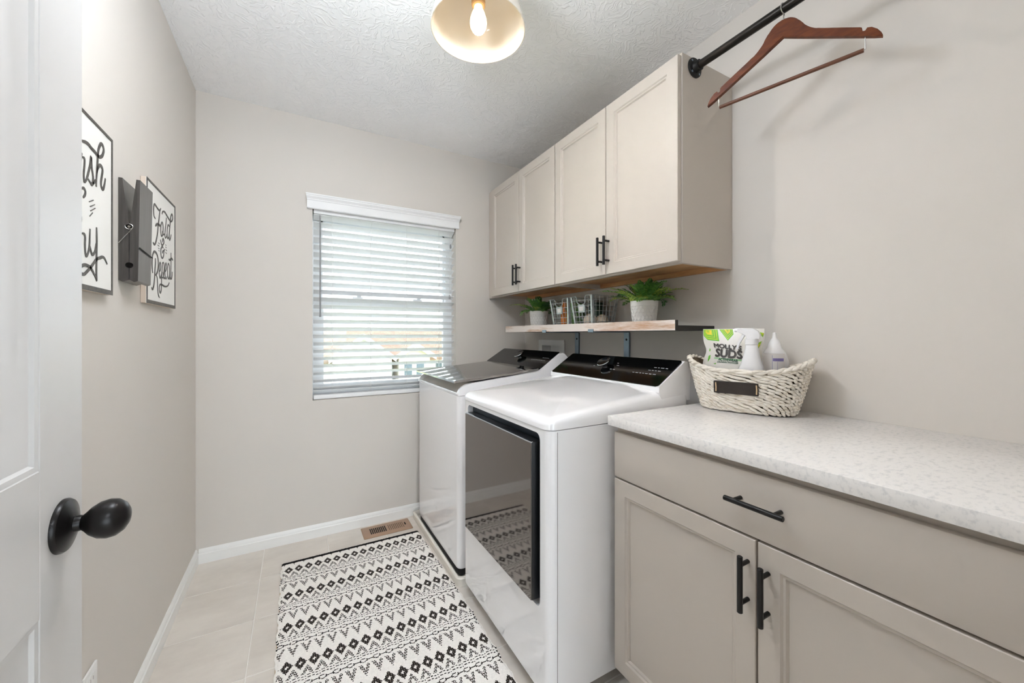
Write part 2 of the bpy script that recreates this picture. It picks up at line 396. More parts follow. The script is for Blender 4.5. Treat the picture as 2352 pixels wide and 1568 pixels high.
# ------------------------------------------------------------------ blind
bl = thing('window_blind', (.525, 2.575, WZ0), 'white faux-wood venetian blind with tilted slats and moulded valance in the window', 'blind')
prof = [(0, 0), (.003, 0), (.008, .004), (.006, .008), (.006, .047), (.010, .051), (.010, .055), (.013, .059), (.022, .068), (.022, .073), (.026, .077), (.026, .083), (0, .083)]
vy, vz, vx0, vx1 = 2.525, 1.911, 0.056, 0.983
va = MB(); rr = []
for hx, sg in ((vx0, -1), (vx1, 1)):
    rr.append([(hx + sg*(a*.35), vy-a, vz+b) for a, b in prof])
va.rings(rr)
part('valance', va, 'blind', bl)
part('headrail', MB().box((WX0+.006, 2.545, 1.893), (WX1-.006, 2.605, 1.922), .002, 1), 'blind', bl)
TILT = math.radians(24); sl_mesh = None
zs = [1.8795 - .0443*k for k in range(24)]
def slat_mb(ti):
    m = MB(); n = 5; top = []; bot = []; hw2 = .025
    for k in range(n+1):
        q = -hw2 + 2*hw2*k/n; crown = .0018*(1-(q/hw2)**2)
        top.append((q*math.cos(ti), -q*math.sin(ti), crown+.0013)); bot.append((q*math.cos(ti), -q*math.sin(ti), crown-.0013))
    loop = [(a, b+c) for a, b, c in top] + [(a, b+c) for a, b, c in bot[::-1]]
    return m.rings([[(-.436, a, b) for a, b in loop], [(.436, a, b) for a, b in loop]])
tilted = slat_mb(TILT).mesh('slat', [M['blind']]); flat = slat_mb(math.radians(10)).mesh('slat', [M['blind']])
for k, z in enumerate(zs + [.846]):
    o = bpy.data.objects.new('slat', tilted if k < 24 else flat); COL.objects.link(o); o.parent = bl
    o.location = Vector((.525, 2.577, z)) - ORG[bl]
part('bottom_rail', MB().box((.089, 2.552, .7995), (.961, 2.602, .824), .003), 'blind', bl)
for cx in (.188, .408, .632, .852):
    m = MB()
    for dy, dz in ((-.0245, 0), (.0245, 0), (0.001, 0)):
        m.box((cx+(.006 if dy == .001 else 0)-.0006, 2.577+dy-.0006, .8245), (cx+(.006 if dy == .001 else 0)+.0006, 2.577+dy+.0006, 1.893))
    for z in zs:
        m.tube([(cx+.003, 2.577-.024, z+.013), (cx+.003, 2.577+.024, z-.0085)], .0008, 4)
        m.box((cx+.004, 2.577-.019, z+.0068), (cx+.0075, 2.577-.006, z+.0098))
    part('ladder_cord', m, 'cord', bl, smooth=0)
part('tilt_wand', MB().cyl((.1235, 2.542, 1.30), (.1235, 2.542, 1.885), .0042, n=8).cyl((.1235, 2.542, 1.285), (.1235, 2.542, 1.30), .0055, .0045, n=8), 'wand', bl)
lc = part('lift_cord', MB().tube([(.925, 2.543, 1.893), (.925, 2.543, 1.445)], .0011, 5).tube([(.931, 2.543, 1.893), (.931, 2.543, 1.80)], .0011, 5), 'cord', bl)
for tx, tz in ((.925, 1.425), (.931, 1.775)):
    part('tassel', MB().lathe([(.002, .03), (.005, .022), (.0065, .008), (.005, 0), (.0, -.001)], (tx, 2.543, tz), n=12), 'wand', lc)

# ------------------------------------------------------------------ entry door (swung open along the left wall)
dx, dy0, dy1, dth = -.2855, .075, .836, .035
door = struct('door_1', MB().box((dx-dth, dy0, .008), (dx-.012, dy1, 2.04)), 'door', 'white panelled door swung open with a black egg knob')
def stile(lo, hi): return MB().box(lo, hi, .0015, 1)
st = .113
part('stile', stile((dx-.013, dy1-st, .008), (dx, dy1, 2.04)), 'door', door); part('stile', stile((dx-.013, dy0, .008), (dx, dy0+st, 2.04)), 'door', door)
for z0, z1 in ((.008, .22), (.817, 1.008), (1.92, 2.04)):
    part('rail', stile((dx-.013, dy0+st-.001, z0), (dx, dy1-st+.001, z1)), 'door', door)
for z0, z1 in ((.22, .817), (1.008, 1.92)):
    y0, y1 = dy0+st, dy1-st
    def rl(ins, x): return [(x, y0+ins, z0+ins), (x, y1-ins, z0+ins), (x, y1-ins, z1-ins), (x, y0+ins, z1-ins)]
    m = MB().rings([rl(0, dx-.001), rl(.006, dx-.002), rl(.009, dx-.006), rl(.024, dx-.0085), rl(.03, dx-.0115), rl(.055, dx-.0115), rl(.075, dx-.006), rl(.08, dx-.0055)], cap0=False)
    part('panel', m, 'door', door)
kn = part('knob', MB().lathe([(.0115, 0), (.0110, .008), (.010, .011), (.0130, .0145), (.0195, .0205), (.0250, .0290), (.0270, .0385), (.0255, .0475), (.0195, .0555), (.0115, .0600), (.004, .0618), (0, .062)], (dx+.009, .778, .914), (1, 0, 0), 40), 'knob_black', door)
part('rosette', MB().lathe([(.0365, 0), (.0365, .003), (.0345, .006), (.028, .0085), (.018, .0115), (.012, .0135)], (dx, .778, .914), (1, 0, 0), 44), 'knob_black', kn)

# ------------------------------------------------------------------ outside
struct('ground_outside', MB().box((-60, 3.2, -3.3), (90, 90, -3.0)), 'lawn', 'pale lawn outside the window')
struct('driveway', MB().box((2.4, 18, -3.0), (5.6, 26.6, -2.98)).box((-60, 14, -3.0), (90, 18, -2.985)), 'concrete', 'concrete drive and road outside')
hz = -3.0
def gable(house, x0, x1, yf, yb, ze, za, wall='siding'):
    xm = (x0+x1)/2
    part('wall', MB().prism([(x0, hz), (x1, hz), (x1, ze), (xm, za), (x0, ze)], lambda a, b, h: (a, h, b), yf, yb), wall, house, smooth=0)
    for sg in (-1, 1):
        xe = xm + sg*((x1-x0)/2+.35); zz = ze - .35*(za-ze)/((x1-x0)/2)
        part('roof', MB().prism([(xm, za+.05), (xe, zz+.05), (xe, zz+.2), (xm, za+.22)], lambda a, b, h: (a, h, b), yf-.35, yb), 'roof', house, smooth=0)
        part('fascia', MB().prism([(xm, za-.12), (xe, zz-.12), (xe, zz+.2), (xm, za+.22)], lambda a, b, h: (a, h, b), yf-.42, yf-.35), 'trim', house, smooth=0)
house = thing('house', (5.0, 31, hz), 'pale neighbouring house with two front gables seen through the blind', 'house')
part('wall', MB().box((-4, 29, hz), (16, 36, -.6)), 'siding', house, smooth=0)
part('roof', MB().prism([(28.5, -.75), (32.5, 1.35), (36.5, -.75), (36.5, -.55), (32.5, 1.6), (28.5, -.55)], lambda a, b, h: (h, a, b), -4.5, 16.5), 'roof', house, smooth=0)
gable(house, 2.1, 5.5, 26.8, 30, -.25, 1.02)
gable(house, 6.2, 8.4, 27.2, 30, -.25, .42, 'siding2')
part('garage_door', MB().box((2.5, 26.72, hz), (5.0, 26.8, -.75)), 'gdoor', house)
for k in range(3): part('garage_panel', MB().box((2.56, 26.69, hz+.08+.72*k), (4.94, 26.72, hz+.72+.72*k)), 'gdoor', house)
part('front_door', MB().box((5.72, 28.9, hz), (6.08, 29, -.85)), 'stone', house)
part('column', MB().box((5.55, 27.3, hz), (5.75, 27.5, -.45)), 'trim', house)
for a, b in ((6.55, 7.1), (7.4, 7.95), (9.4, 10.4), (-1.8, -.6)):
    y = 27.2 if 6 < a < 8.4 else 29.0
    wv = part('window', MB().box((a-.08, y-.06, -1.9), (b+.08, y, -.75)), 'trim', house); part('pane', MB().box((a, y-.08, -1.82), (b, y-.06, -.83)), 'hwin', wv)

# ------------------------------------------------------------------ cabinets
def shaker(name, parent, y0, y1, z0, z1, xf, th, fw=.047):
    def rl(i, x): return [(x, y0+i, z0+i), (x, y1-i, z0+i), (x, y1-i, z1-i), (x, y0+i, z1-i)]
    d = part(name, MB().rings([rl(0, xf+th), rl(0, xf+.0015), rl(.0015, xf), rl(fw-.001, xf), rl(fw+.003, xf+.0045), rl(fw+.008, xf+.0045), rl(fw+.0115, xf+.0095), rl(fw+.0115, xf+.012)], cap1=False), 'cabinet', parent, smooth=20)
    i = fw+.0117
    part('panel', MB().box((xf+.0105, y0+i-.001, z0+i-.001), (xf+.0135, y1-i+.001, z1-i+.001)), 'cabinet', d)
    return d
def bar_handle(parent, a, b, xsurf, r=.006, out=.032):
    a, b = Vector(a), Vector(b); t = (b-a).normalized(); L = (b-a).length
    m = MB().lathe([(r*.8, 0), (r, .001), (r, L-.001), (r*.8, L)], a, t, 16)
    for f in (.16, .84):
        p = a + t*L*f; m.cyl((xsurf-.0002, p.y, p.z), (p.x, p.y, p.z), r*.8, n=12)
    return part('handle', m, 'black', parent)

XB, ZB0, ZB1, XD = 1.222, 1.4415, 2.205, 1.2005
def upper(y0, y1, doors, label, filler=None):
    c = thing('upper_cabinet', (1.37, (y0+y1)/2, ZB0), label, 'cabinet', 'wall cabinets above the washer and dryer')
    m = MB()
    m.box((XB, y0, ZB0), (XR-.001, y0+.016, ZB1), .001, 1); m.box((XB, y1-.016, ZB0), (XR-.001, y1, ZB1), .001, 1)
    m.box((XB, y0+.016, ZB1-.016), (XR-.001, y1-.016, ZB1)); m.box((XR-.008, y0+.016, ZB0+.03), (XR-.001, y1-.016, ZB1-.016))
    m.box((XB, y0+.016, ZB0), (XB+.019, y1-.016, ZB0+.04)); m.box((XB, y0+.016, ZB1-.05), (XB+.019, y1-.016, ZB1-.016))
    m.box((XB, (y0+y1)/2-.02, ZB0+.04), (XB+.019, (y0+y1)/2+.02, ZB1-.05))
    if filler: m.box((XB, y1, ZB0), (XB+.019, filler, ZB1))
    part('body', m, 'cabinet', c)
    part('bottom', MB().box((XB+.019, y0+.016, ZB0+.022), (XR-.008, y1-.016, ZB0+.034)), 'maple', c, 'bare maple cabinet underside')
    part('hanging_rail', MB().box((XR-.022, y0+.016, ZB0+.001), (XR-.001, y1-.016, ZB0+.022)), 'maple', c)
    for k, (a, b) in enumerate(doors):
        d = shaker('door', c, a, b, 1.448, 2.193, XD, XB-XD-.002)
        hy = (b-.0, a)[0] if False else (a+.018 if k == 1 else b-.018)
        bar_handle(d, (1.170, hy, 1.486), (1.170, hy, 1.612), XD)
    return c
upper(1.690, 2.475, ((1.692, 2.0683), (2.0733, 2.4566)), 'greige two-door wall cabinet in the corner beside the window wall', 2.533)
upper(.925, 1.6885, ((.928, 1.297), (1.302, 1.683)), 'greige two-door wall cabinet holding the end of the black clothes rod')

bc = thing('base_cabinet', (1.2, .495, 0), 'greige base cabinet with one wide drawer over two doors under the counter', 'cabinet')
m = MB(); m.box((.925, .045, .10), (1.52, .945, .885), .001, 1)
part('body', m, 'cabinet', bc)
part('toe_kick', MB().box((.99, .05, 0), (1.515, .94, .10)), 'toe', bc)
dr = part('drawer', MB().box((.905, .05, .722), (.9245, .939, .8665), .0018, 2), 'cabinet', bc)
bar_handle(dr, (.873, .4225, .8015), (.873, .549, .8015), .905)
d1 = shaker('door', bc, .4955, .939, .10, .716, .905, .0195); bar_handle(d1, (.873, .512, .555), (.873, .512, .682), .905)
d2 = shaker('door', bc, .05, .4905, .10, .716, .905, .0195); bar_handle(d2, (.873, .468, .549), (.873, .468, .677), .905)
solo('countertop', MB().box((.888, .034, .8865), (XR-.001, .952, .918), .0025, 2), 'quartz', 'white speckled quartz countertop on the base cabinet', 'countertop')

# ------------------------------------------------------------------ appliances
def loft_body(x0, x1, y0, y1, z0, z1, r=.03):
    b = .004
    R = lambda i, z: [(x, y, z) for x, y in rrect(x0+i, x1-i, y0+i, y1-i, max(r-i, .004))]
    return MB().rings([R(b, z0), R(0, z0+b), R(0, z1-b*.4), R(b*.4, z1)])
# dryer
DY0, DY1 = .972, 1.668
dry = thing('dryer', (1.0, (DY0+DY1)/2, .0), 'white front-loading dryer with a dark mirrored door beside the counter', 'dryer')
body = part('body', loft_body(.673, 1.34, DY0, DY1, .05, .884), 'white_app', dry)
cut(body, MB().rings([[(x, y, z) for y, z in rrect(1.026, 1.614, .315, .868, .022)] for x in (.60, .705)]))
part('foot', MB().cyl((.72, DY0+.06, 0), (.72, DY0+.06, .052), .018), 'rubber', dry); part('foot', MB().cyl((.72, DY1-.06, 0), (.72, DY1-.06, .052), .018), 'rubber', dry)
part('foot', MB().cyl((1.28, DY0+.06, 0), (1.28, DY0+.06, .052), .018), 'rubber', dry); part('foot', MB().cyl((1.28, DY1-.06, 0), (1.28, DY1-.06, .052), .018), 'rubber', dry)
part('side_seam', MB().box((.7015, DY0-.0006, .06), (.7027, DY0+.001, .88)), 'greybox', dry)
part('door_pocket', MB().rings([[(x, y, z) for y, z in rrect(1.0265, 1.6135, .3155, .8675, .0215)] for x in (.698, .7045)]), 'pocket', dry)
dd = part('door', MB().box((.655, 1.0455, .333), (.697, 1.5965, .838), .003, 2), 'door_edge', dry)
part('glass', MB().box((.6525, 1.0475, .3345), (.6555, 1.5945, .8345), .0008, 1), 'door_glass', dd, 'dark mirrored glass face')
part('handle_lip', MB().box((.6522, 1.0475, .8345), (.662, 1.5945, .8395), .0012, 1), 'chrome', dd)  # chrome strip stands in for the window highlight on the door's top edge
def g_top(x): # crowned top panel height
    t = (x-.673)/(1.165-.673); return .917 + .068*max(0, min(1.0, t))**.9
R = []
for ins, fz in ((0, 0.0), (0, .42), (.002, .62), (.006, .80), (.013, .92), (.024, .985), (.04, 1.0), (.10, 1.0), (.17, 1.0), (.24, 1.0), (.31, 1.0)):
    ring = []
    for x, y in rrect(.669+ins, 1.335-ins, DY0+ins*1.0, DY1-ins*1.0, max(.034-ins, .004)):
        zt = g_top(min(x, 1.165)); ring.append((x, y, .8865 + (zt-.8865)*fz))
    R.append(ring)
part('top_panel', MB().rings(R), 'white_app', dry)
def console(parent, y0, y1, xb, zb, xt, zt, xk, inset=.006):
    m = MB().prism([(xb-.004, zb-.02), (xb-.002, zb+.001), (xt-.004, zt-.004), (xt+.002, zt), (xt+.016, zt-.002), (xk, zt-.05), (xk, zb-.06), (xb+.02, zb-.06)], lambda a, b, h: (a, h, b), y0, y1)
    part('console', m, 'white_app', parent)
    sl = Vector((xt-xb, 0, zt-zb)); L = sl.length; sl.normalize(); nrm = Vector((-sl.z, 0, sl.x))
    def P(s, y, o): q = Vector((xb, y, zb)) + sl*s + nrm*o; return (q.x, q.y, q.z)
    poly = rrect(-.002, L-.002, y0+inset, y1-inset, .012, 4)
    gl = part('control_panel', MB().rings([[P(a, b, .0005) for a, b in poly], [P(a, b, .004) for a, b in poly]]), 'glass_black', parent, 'glossy black glass control panel')
    return P, L, nrm, gl
P, L, nrm, gl = console(dry, DY0+.003, DY1-.003, 1.163, .9885, 1.303, 1.0785, 1.335)
def dial(parent, P, s, y, nrm):
    c = Vector(P(s, y, .004))
    k = part('dial', MB().lathe([(.014, 0), (.0145, .006), (.026, .013), (.0315, .017), (.0325, .022), (.031, .0245)], c, nrm, 32), 'chrome', parent)
    part('dial_face', MB().lathe([(.031, .0243), (.0305, .0256), (.0, .0262)], c, nrm, 32), 'glass_black', k)
dial(dry, P, L*.54, 1.34, nrm)
def prints(gl, P, rows):
    m = MB()
    for s, ya, yb in rows:
        y = yb
        random.seed(int(s*1e5))
        while y > ya:
            w = random.uniform(.008, .016); m.add([P(s, y, .0044), P(s, y-w, .0044), P(s+.0032, y-w, .0044), P(s+.0032, y, .0044)], [(0, 1, 2, 3)]); y -= w+.006
    part('panel_print', m, 'print', gl, kind='stuff')
prints(gl, P, ((.062, 1.035, 1.155), (.085, 1.03, 1.09), (.105, 1.02, 1.075), (.066, 1.27, 1.29), (.096, 1.255, 1.275), (.078, 1.395, 1.41), (.112, 1.27, 1.285)))
# washer
WY0, WY1 = 1.752, 2.447
was = thing('washer', (1.02, (WY0+WY1)/2, .012), 'white top-loading washer with a dark glass lid beneath the window', 'washer')
part('body', loft_body(.681, 1.36, WY0, WY1, .046, .884, .026), 'white_app', was)
part('base', loft_body(.688, 1.35, WY0+.008, WY1-.008, .010, .0465, .02), 'rubber', was)
part('front_rim', MB().rings([[(x, y, z) for x, z in ((.681, .8855), (.681, .894), (.684, .8975), (.69, .8975), (.69, .8855))] for y in (WY0+.018, WY1-.018)]), 'white_app', was)
part('scoop', MB().rings([[(x, y, z) for x, z in ((.69, .886), (.69, .896), (.705, .90), (.735, .915), (.75, .94), (.80, .94), (.80, .886))] for y in (WY0+.02, WY1-.02)]), 'pan', was)
rail = [(.681, .8855), (.681, .899), (.687, .912), (.70, .926), (.72, .936), (.75, .942), (.80, .947), (1.13, .981), (1.155, .987), (1.285, 1.075), (1.30, 1.079), (1.315, 1.074), (1.36, 1.03), (1.36, .8855)]
for a, b in ((WY0, WY0+.02), (WY1-.02, WY1)):
    part('side_rail', MB().prism(rail, lambda q, z, h: (q, h, z), a, b), 'white_app', was)
part('back_panel', MB().prism([(1.19, .886), (1.19, .99), (1.29, 1.06), (1.30, 1.07), (1.36, 1.02), (1.36, .886)], lambda q, z, h: (q, h, z), WY0+.0201, WY1-.0201), 'white_side', was)
lidp = [(.668, .946), (.668, .9535), (.672, .9555), (1.142, .9955), (1.155, .998), (1.155, .985), (.80, .953)]
part('lid', MB().prism(lidp, lambda q, z, h: (q, h, z), WY0+.0215, WY1-.006), 'lid_glass', was, 'dark glass lid')
part('lid_edge', MB().box((.6675, WY0+.0213, .9455), (.6705, WY1-.006, .9525), .0008, 1), 'chrome', was)
sl = Vector((1.297-1.156, 0, 1.084-.998)); L2 = sl.length; sl.normalize(); n2 = Vector((-sl.z, 0, sl.x))
def P2(s, y, o): q = Vector((1.157, y, .9975)) + sl*s + n2*o; return (q.x, q.y, q.z)
poly = rrect(0, L2, WY0+.018, WY1-.004, .014, 4)
gl2 = part('control_panel', MB().rings([[P2(a, b, -.018) for a, b in poly], [P2(a, b, .0) for a, b in poly]]), 'glass_black', was, 'glossy black glass control panel')
dial(was, lambda s, y, o: P2(s, y, o-.004), L2*.52, 2.10, n2)
prints(gl2, lambda s, y, o: P2(s, y, o-.004), ((.07, 1.80, 1.95), (.095, 1.80, 1.86)))
pan = MB()
px0, px1, py0, py1, pz = .655, 1.42, 1.692, 2.505, .042
for i0, i1, z0, z1 in ((0, .012, 0, pz),):
    A = lambda i, z: [(x, y, z) for x, y in rrect(px0+i, px1-i, py0+i, py1-i, .028-i*.4)]
    pan.rings([A(.004, .0005), A(.002, .02), A(0, pz-.004), A(.003, pz), A(.012, pz), A(.015, pz-.004), A(.018, .010), A(.03, .008)])
solo('drain_pan', pan, 'pan', 'cream plastic drain pan under the washer', 'drain pan')

# ------------------------------------------------------------------ shelf
sh = thing('wall_shelf', (1.40, 1.695, 1.196), 'rustic wooden wall shelf on steel brackets below the cabinets', 'shelf')
SX, SY0, SY1 = 1.28, 1.0, 2.39
part('board', MB().box((SX+.012, SY0, 1.1975), (XR-.001, SY1, 1.2175), .001, 1), 'shelf_dark', sh, 'dark-stained shelf board')
part('fascia', MB().box((SX, SY0+.001, 1.1975), (SX+.012, SY1, 1.2385), .0012, 1), 'shelf_wood', sh, 'whitewashed knotty wood front edge')
part('end_cap', MB().box((SX, SY0-.003, 1.1975), (SX+.013, SY0+.0005, 1.2385)), 'shelf_dark', sh)
for by in (1.902, 1.489):
    m = MB(); m.box((XR-.0055, by-.0195, .96), (XR-.0005, by+.0195, 1.1972), .0008, 1); m.box((SX-.003, by-.0195, 1.1925), (XR-.0056, by+.0195, 1.1972), .0008, 1)
    m.box((SX-.0045, by-.0195, 1.1925), (SX-.0005, by+.0195, 1.2085), .0008, 1); m.box((XR-.0105, by-.0225, .96), (XR-.0005, by-.0195, 1.1925))
    b = part('bracket', m, 'bracket', sh)
    part('screw', MB().lathe([(.006, 0), (.0055, .002), (0, .0028)], (XR-.0055, by, 1.155), (-1, 0, 0), 14), 'bracket_dark', b)

# recessed washer box on the wall
wb = thing('washer_outlet_box', (XR-.003, 2.18, .95), 'white recessed water outlet box on the wall behind the washer', 'outlet box')
m = MB()
for a, b, c, d in ((2.03, 2.08, .95, 1.145), (2.29, 2.333, .95, 1.145), (2.08, 2.29, 1.106, 1.145), (2.08, 2.29, .95, .975)): m.box((XR-.008, a, c), (XR-.0008, b, d))
cut(WALL_R, MB().box((XR-.02, 2.075, .97), (XR+.075, 2.295, 1.111)))
part('frame', m, 'plastic_white', wb)
rb = MB().box((XR+.068, 2.078, .973), (XR+.072, 2.292, 1.108))
for a, b, c, d in ((2.0755, 2.08, .9705, 1.1105), (2.29, 2.2945, .9705, 1.1105), (2.08, 2.29, .9705, .975), (2.08, 2.29, 1.106, 1.1105)): rb.box((XR-.0008, a, c), (XR+.068, b, d))
part('recess', rb, 'plastic_white', wb)
for vy_, cc in ((2.14, 'chrome'), (2.23, 'chrome')):
    part('valve', MB().cyl((XR+.06, vy_, 1.02), (XR-.03, vy_, 1.02), .009).cyl((XR-.03, vy_-.02, 1.02), (XR-.03, vy_+.02, 1.02), .004), cc, wb)

# ------------------------------------------------------------------ clothes rod and hanger
RX, RZ = 1.289, 2.168
rod = thing('clothes_rod', (RX, .475, RZ), 'black iron pipe clothes rod fixed to the wall cabinet side', 'clothes rod')
part('pipe', MB().cyl((RX, .034, RZ), (RX, .915, RZ), .0138, n=28), 'iron', rod)
for y, s in ((.9245, -1), (.0305, 1)):
    fg = part('flange', MB().lathe([(.036, 0), (.036, .004), (.034, .006), (.021, .008), (.019, .02), (.0195, .024), (.0175, .026), (.014, .026)], (RX, y, RZ), (0, s, 0), 36), 'flange', rod)
    for k in range(4):
        a = math.radians(45+90*k); part('screw', MB().lathe([(.0042, .005), (.004, .0075), (0, .008)], (RX+.028*math.cos(a), y, RZ+.028*math.sin(a)), (0, s, 0), 10), 'bracket', fg)
hc = Vector((1.289, .623, 0)); th = -1.3215; hu = Vector((math.cos(th), math.sin(th), 0)); hn = Vector((-hu.y, hu.x, 0))
def HP(u, z, o): q = hc + hu*u + hn*o; return (q.x, q.y, z)
top = [(0, 2.132), (.015, 2.130), (.03, 2.1195), (.043, 2.102), (.055, 2.084), (.07, 2.068), (.09, 2.054), (.12, 2.0375), (.155, 2.018), (.1765, 2.006)]
notch = [(.178, 1.996), (.183, 1.9945), (.187, 2.0005), (.196, 1.997), (.207, 1.986), (.2145, 1.973), (.2176, 1.964), (.2168, 1.9605)]
bot = [(.20, 1.9697), (.12, 2.0135), (.05, 2.0517), (0, 2.079)]
half = catmull(top, 4) + notch + bot
poly = half + [(-u, z) for u, z in half[::-1][1:-1]]
hg = thing('clothes_hanger', (1.289, .623, 1.94), 'dark walnut wooden clothes hanger with trouser bar hanging from the rod', 'hanger')
bmx = bmesh.new(); vs = [bmx.verts.new(HP(u, z, -.0065)) for u, z in poly]; fc = bmx.faces.new(vs)
ex = bmesh.ops.extrude_face_region(bmx, geom=[fc]); 
for e in ex['geom']:
    if isinstance(e, bmesh.types.BMVert): e.co += hn*.013
bmesh.ops.bevel(bmx, geom=[e for e in bmx.edges if len(e.link_faces) == 2 and any(len(f.verts) > 8 for f in e.link_faces)], offset=.002, segments=2, affect='EDGES')
bmx.verts.index_update(); mm = MB().add([v.co.copy() for v in bmx.verts], [[v.index for v in f.verts] for f in bmx.faces]); bmx.free()
part('arms', mm, 'hanger_wood', hg)
part('trouser_bar', MB().cyl(HP(-.18, 1.9455, 0), HP(.18, 1.9455, 0), .0055, n=12), 'bar_wood', hg)
for s in (-1, 1):
    part('bar_wire', MB().tube([HP(s*.183, 1.986, 0), HP(s*.183, 1.947, 0), HP(s*.175, 1.9455, 0)], .0013, 6), 'steel_wire', hg)
hk = [(0, 2.125), (0, 2.150)] 
arc = [Vector((RX, .623, 2.150)) + Vector((0, 0, 0))]
path = [Vector((RX, .623, 2.125)), Vector((RX+.0, .623, 2.142))]
ro = .0158
for k in range(13):
    a = math.radians(-80 - 19*k); path.append(Vector((RX + ro*math.cos(a), .623, RZ + ro*math.sin(a))))
part('hook', MB().tube(path, .0016, 8), 'steel_wire', hg)

# script lettering of the two signs: (stroke width mm, [(y, z) mm])
FOLD=[(8,[(1814,1592),(1799,1597),(1794,1612),(1796,1630),(1805,1641),(1824,1638),(1847,1634),(1866,1636),(1876,1646)]),(9,[(1866,1635),(1860,1616),(1851,1591),(1845,1575),(1839,1550),(1829,1527),(1816,1507),(1802,1498),(1787,1502)]),(10,[(1814,1566),(1828,1575),(1847,1581),(1866,1580),(1876,1581)]),(7,[(1890,1600),(1878,1583),(1875,1565),(1880,1551),(1887,1546),(1901,1556),(1905,1572),(1905,1587),(1898,1598),(1890,1600)]),(7,[(1898,1568),(1901,1558),(1911,1557),(1922,1562)]),(6,[(1945,1630),(1941,1608),(1934,1585),(1928,1567),(1929,1555),(1936,1550),(1950,1559),(1953,1569)]),(8,[(1891,1629),(1896,1638),(1909,1644),(1928,1646),(1954,1640),(1981,1634),(2004,1631),(2020,1636),(2032,1648),(2032,1660),(2022,1664),(2008,1651),(2000,1631),(1994,1611),(1988,1589),(1983,1567),(1990,1554),(2004,1566),(2011,1580)]),(6,[(1985,1605),(1972,1610),(1960,1594),(1957,1576),(1959,1560),(1967,1554),(1978,1564)]),(7,[(1896,1525),(1898,1534),(1905,1541),(1914,1535),(1913,1525),(1896,1514),(1884,1502),(1878,1497),(1876,1482),(1882,1470),(1896,1466),(1910,1477),(1915,1494),(1925,1506)]),(6,[(1872,1530),(1882,1518),(1896,1511),(1907,1505)]),(6,[(1896,1484),(1901,1493),(1918,1500)]),(4,[(1850,1514),(1862,1512)]),(4,[(1841,1504),(1858,1503)]),(4,[(1847,1494),(1860,1494)]),(4,[(1851,1487),(1859,1485)]),(4,[(1937,1525),(1942,1522)]),(4,[(1936,1516),(1945,1514)]),(4,[(1939,1506),(1952,1504)]),(4,[(1937,1496),(1948,1492)]),(9,[(1814,1452),(1814,1434),(1808,1405),(1805,1384),(1799,1360),(1790,1344),(1782,1339),(1773,1344)]),(9,[(1786,1396),(1780,1406),(1777,1428),(1781,1453),(1793,1468),(1805,1474),(1823,1472),(1838,1463),(1846,1446),(1845,1424),(1836,1406),(1823,1396),(1816,1392)]),(7,[(1823,1393),(1833,1385),(1838,1368),(1840,1350),(1845,1329),(1852,1321),(1861,1316)]),(6,[(1856,1409),(1870,1417),(1876,1429),(1874,1443),(1866,1445),(1858,1432),(1857,1412),(1861,1396),(1869,1388),(1879,1397),(1886,1408)]),(7,[(1896,1450),(1892,1424),(1886,1398),(1885,1373),(1882,1347),(1871,1334),(1861,1342),(1860,1356),(1872,1366),(1898,1366),(1923,1364),(1945,1366),(1968,1372),(1984,1385)]),(6,[(1896,1447),(1910,1452),(1918,1441),(1917,1421),(1910,1402),(1898,1393),(1889,1394)]),(6,[(1903,1416),(1910,1398),(1920,1393),(1929,1400)]),(6,[(1928,1419),(1940,1426),(1948,1440),(1944,1454),(1938,1453),(1930,1437),(1928,1415),(1933,1399),(1943,1395),(1953,1405)]),(6,[(1987,1452),(1974,1459),(1963,1442),(1961,1418),(1966,1404),(1975,1399),(1987,1412),(1990,1446)]),(6,[(1990,1453),(1990,1431),(1990,1408),(1995,1400),(2005,1410)]),(6,[(2010,1507),(2010,1473),(2008,1434),(2006,1410),(2015,1403),(2025,1418),(2028,1434)]),(9,[(1979,1476),(1995,1476),(2014,1486),(2036,1482)])]
WASH=[(10,[(1266,1630),(1281,1634),(1292,1637),(1308,1638),(1324,1635),(1341,1634),(1356,1631),(1369,1632),(1382,1640),(1389,1650),(1392,1660),(1387,1668),(1377,1669),(1367,1658),(1360,1643),(1357,1624),(1355,1607),(1352,1588),(1350,1568),(1349,1550)]),(10,[(1352,1583),(1356,1597),(1367,1610),(1378,1612),(1385,1605),(1381,1588),(1376,1572),(1378,1560),(1387,1556),(1395,1568),(1402,1589)]),(9,[(1289,1540),(1298,1551),(1308,1572),(1316,1592),(1321,1613),(1323,1599),(1325,1587),(1330,1575),(1332,1562),(1327,1548),(1318,1549),(1306,1554)]),(8,[(1328,1550),(1339,1558),(1347,1567)]),(8,[(1279,1596),(1288,1595),(1287,1578),(1284,1558),(1286,1543),(1289,1540)]),(8,[(1275,1521),(1284,1525),(1292,1520),(1290,1511),(1281,1502)]),(8,[(1276,1417),(1285,1418),(1291,1412),(1290,1394),(1292,1375),(1297,1368),(1305,1376),(1312,1393),(1314,1415),(1316,1437)]),(8,[(1315,1395),(1323,1381),(1330,1377),(1340,1385),(1347,1400),(1350,1410)]),(9,[(1351,1449),(1352,1418),(1351,1384),(1350,1351),(1350,1329),(1352,1315)]),(9,[(1352,1315),(1340,1329),(1319,1343),(1303,1346),(1285,1345),(1268,1336),(1268,1324),(1285,1323),(1301,1332),(1319,1344),(1335,1357),(1352,1370),(1370,1376),(1385,1381),(1398,1379),(1413,1367)]),(4,[(1311,1501),(1334,1512)]),(4,[(1316,1491),(1341,1503)]),(4,[(1318,1481),(1344,1495)]),(4,[(1314,1467),(1330,1480)])]

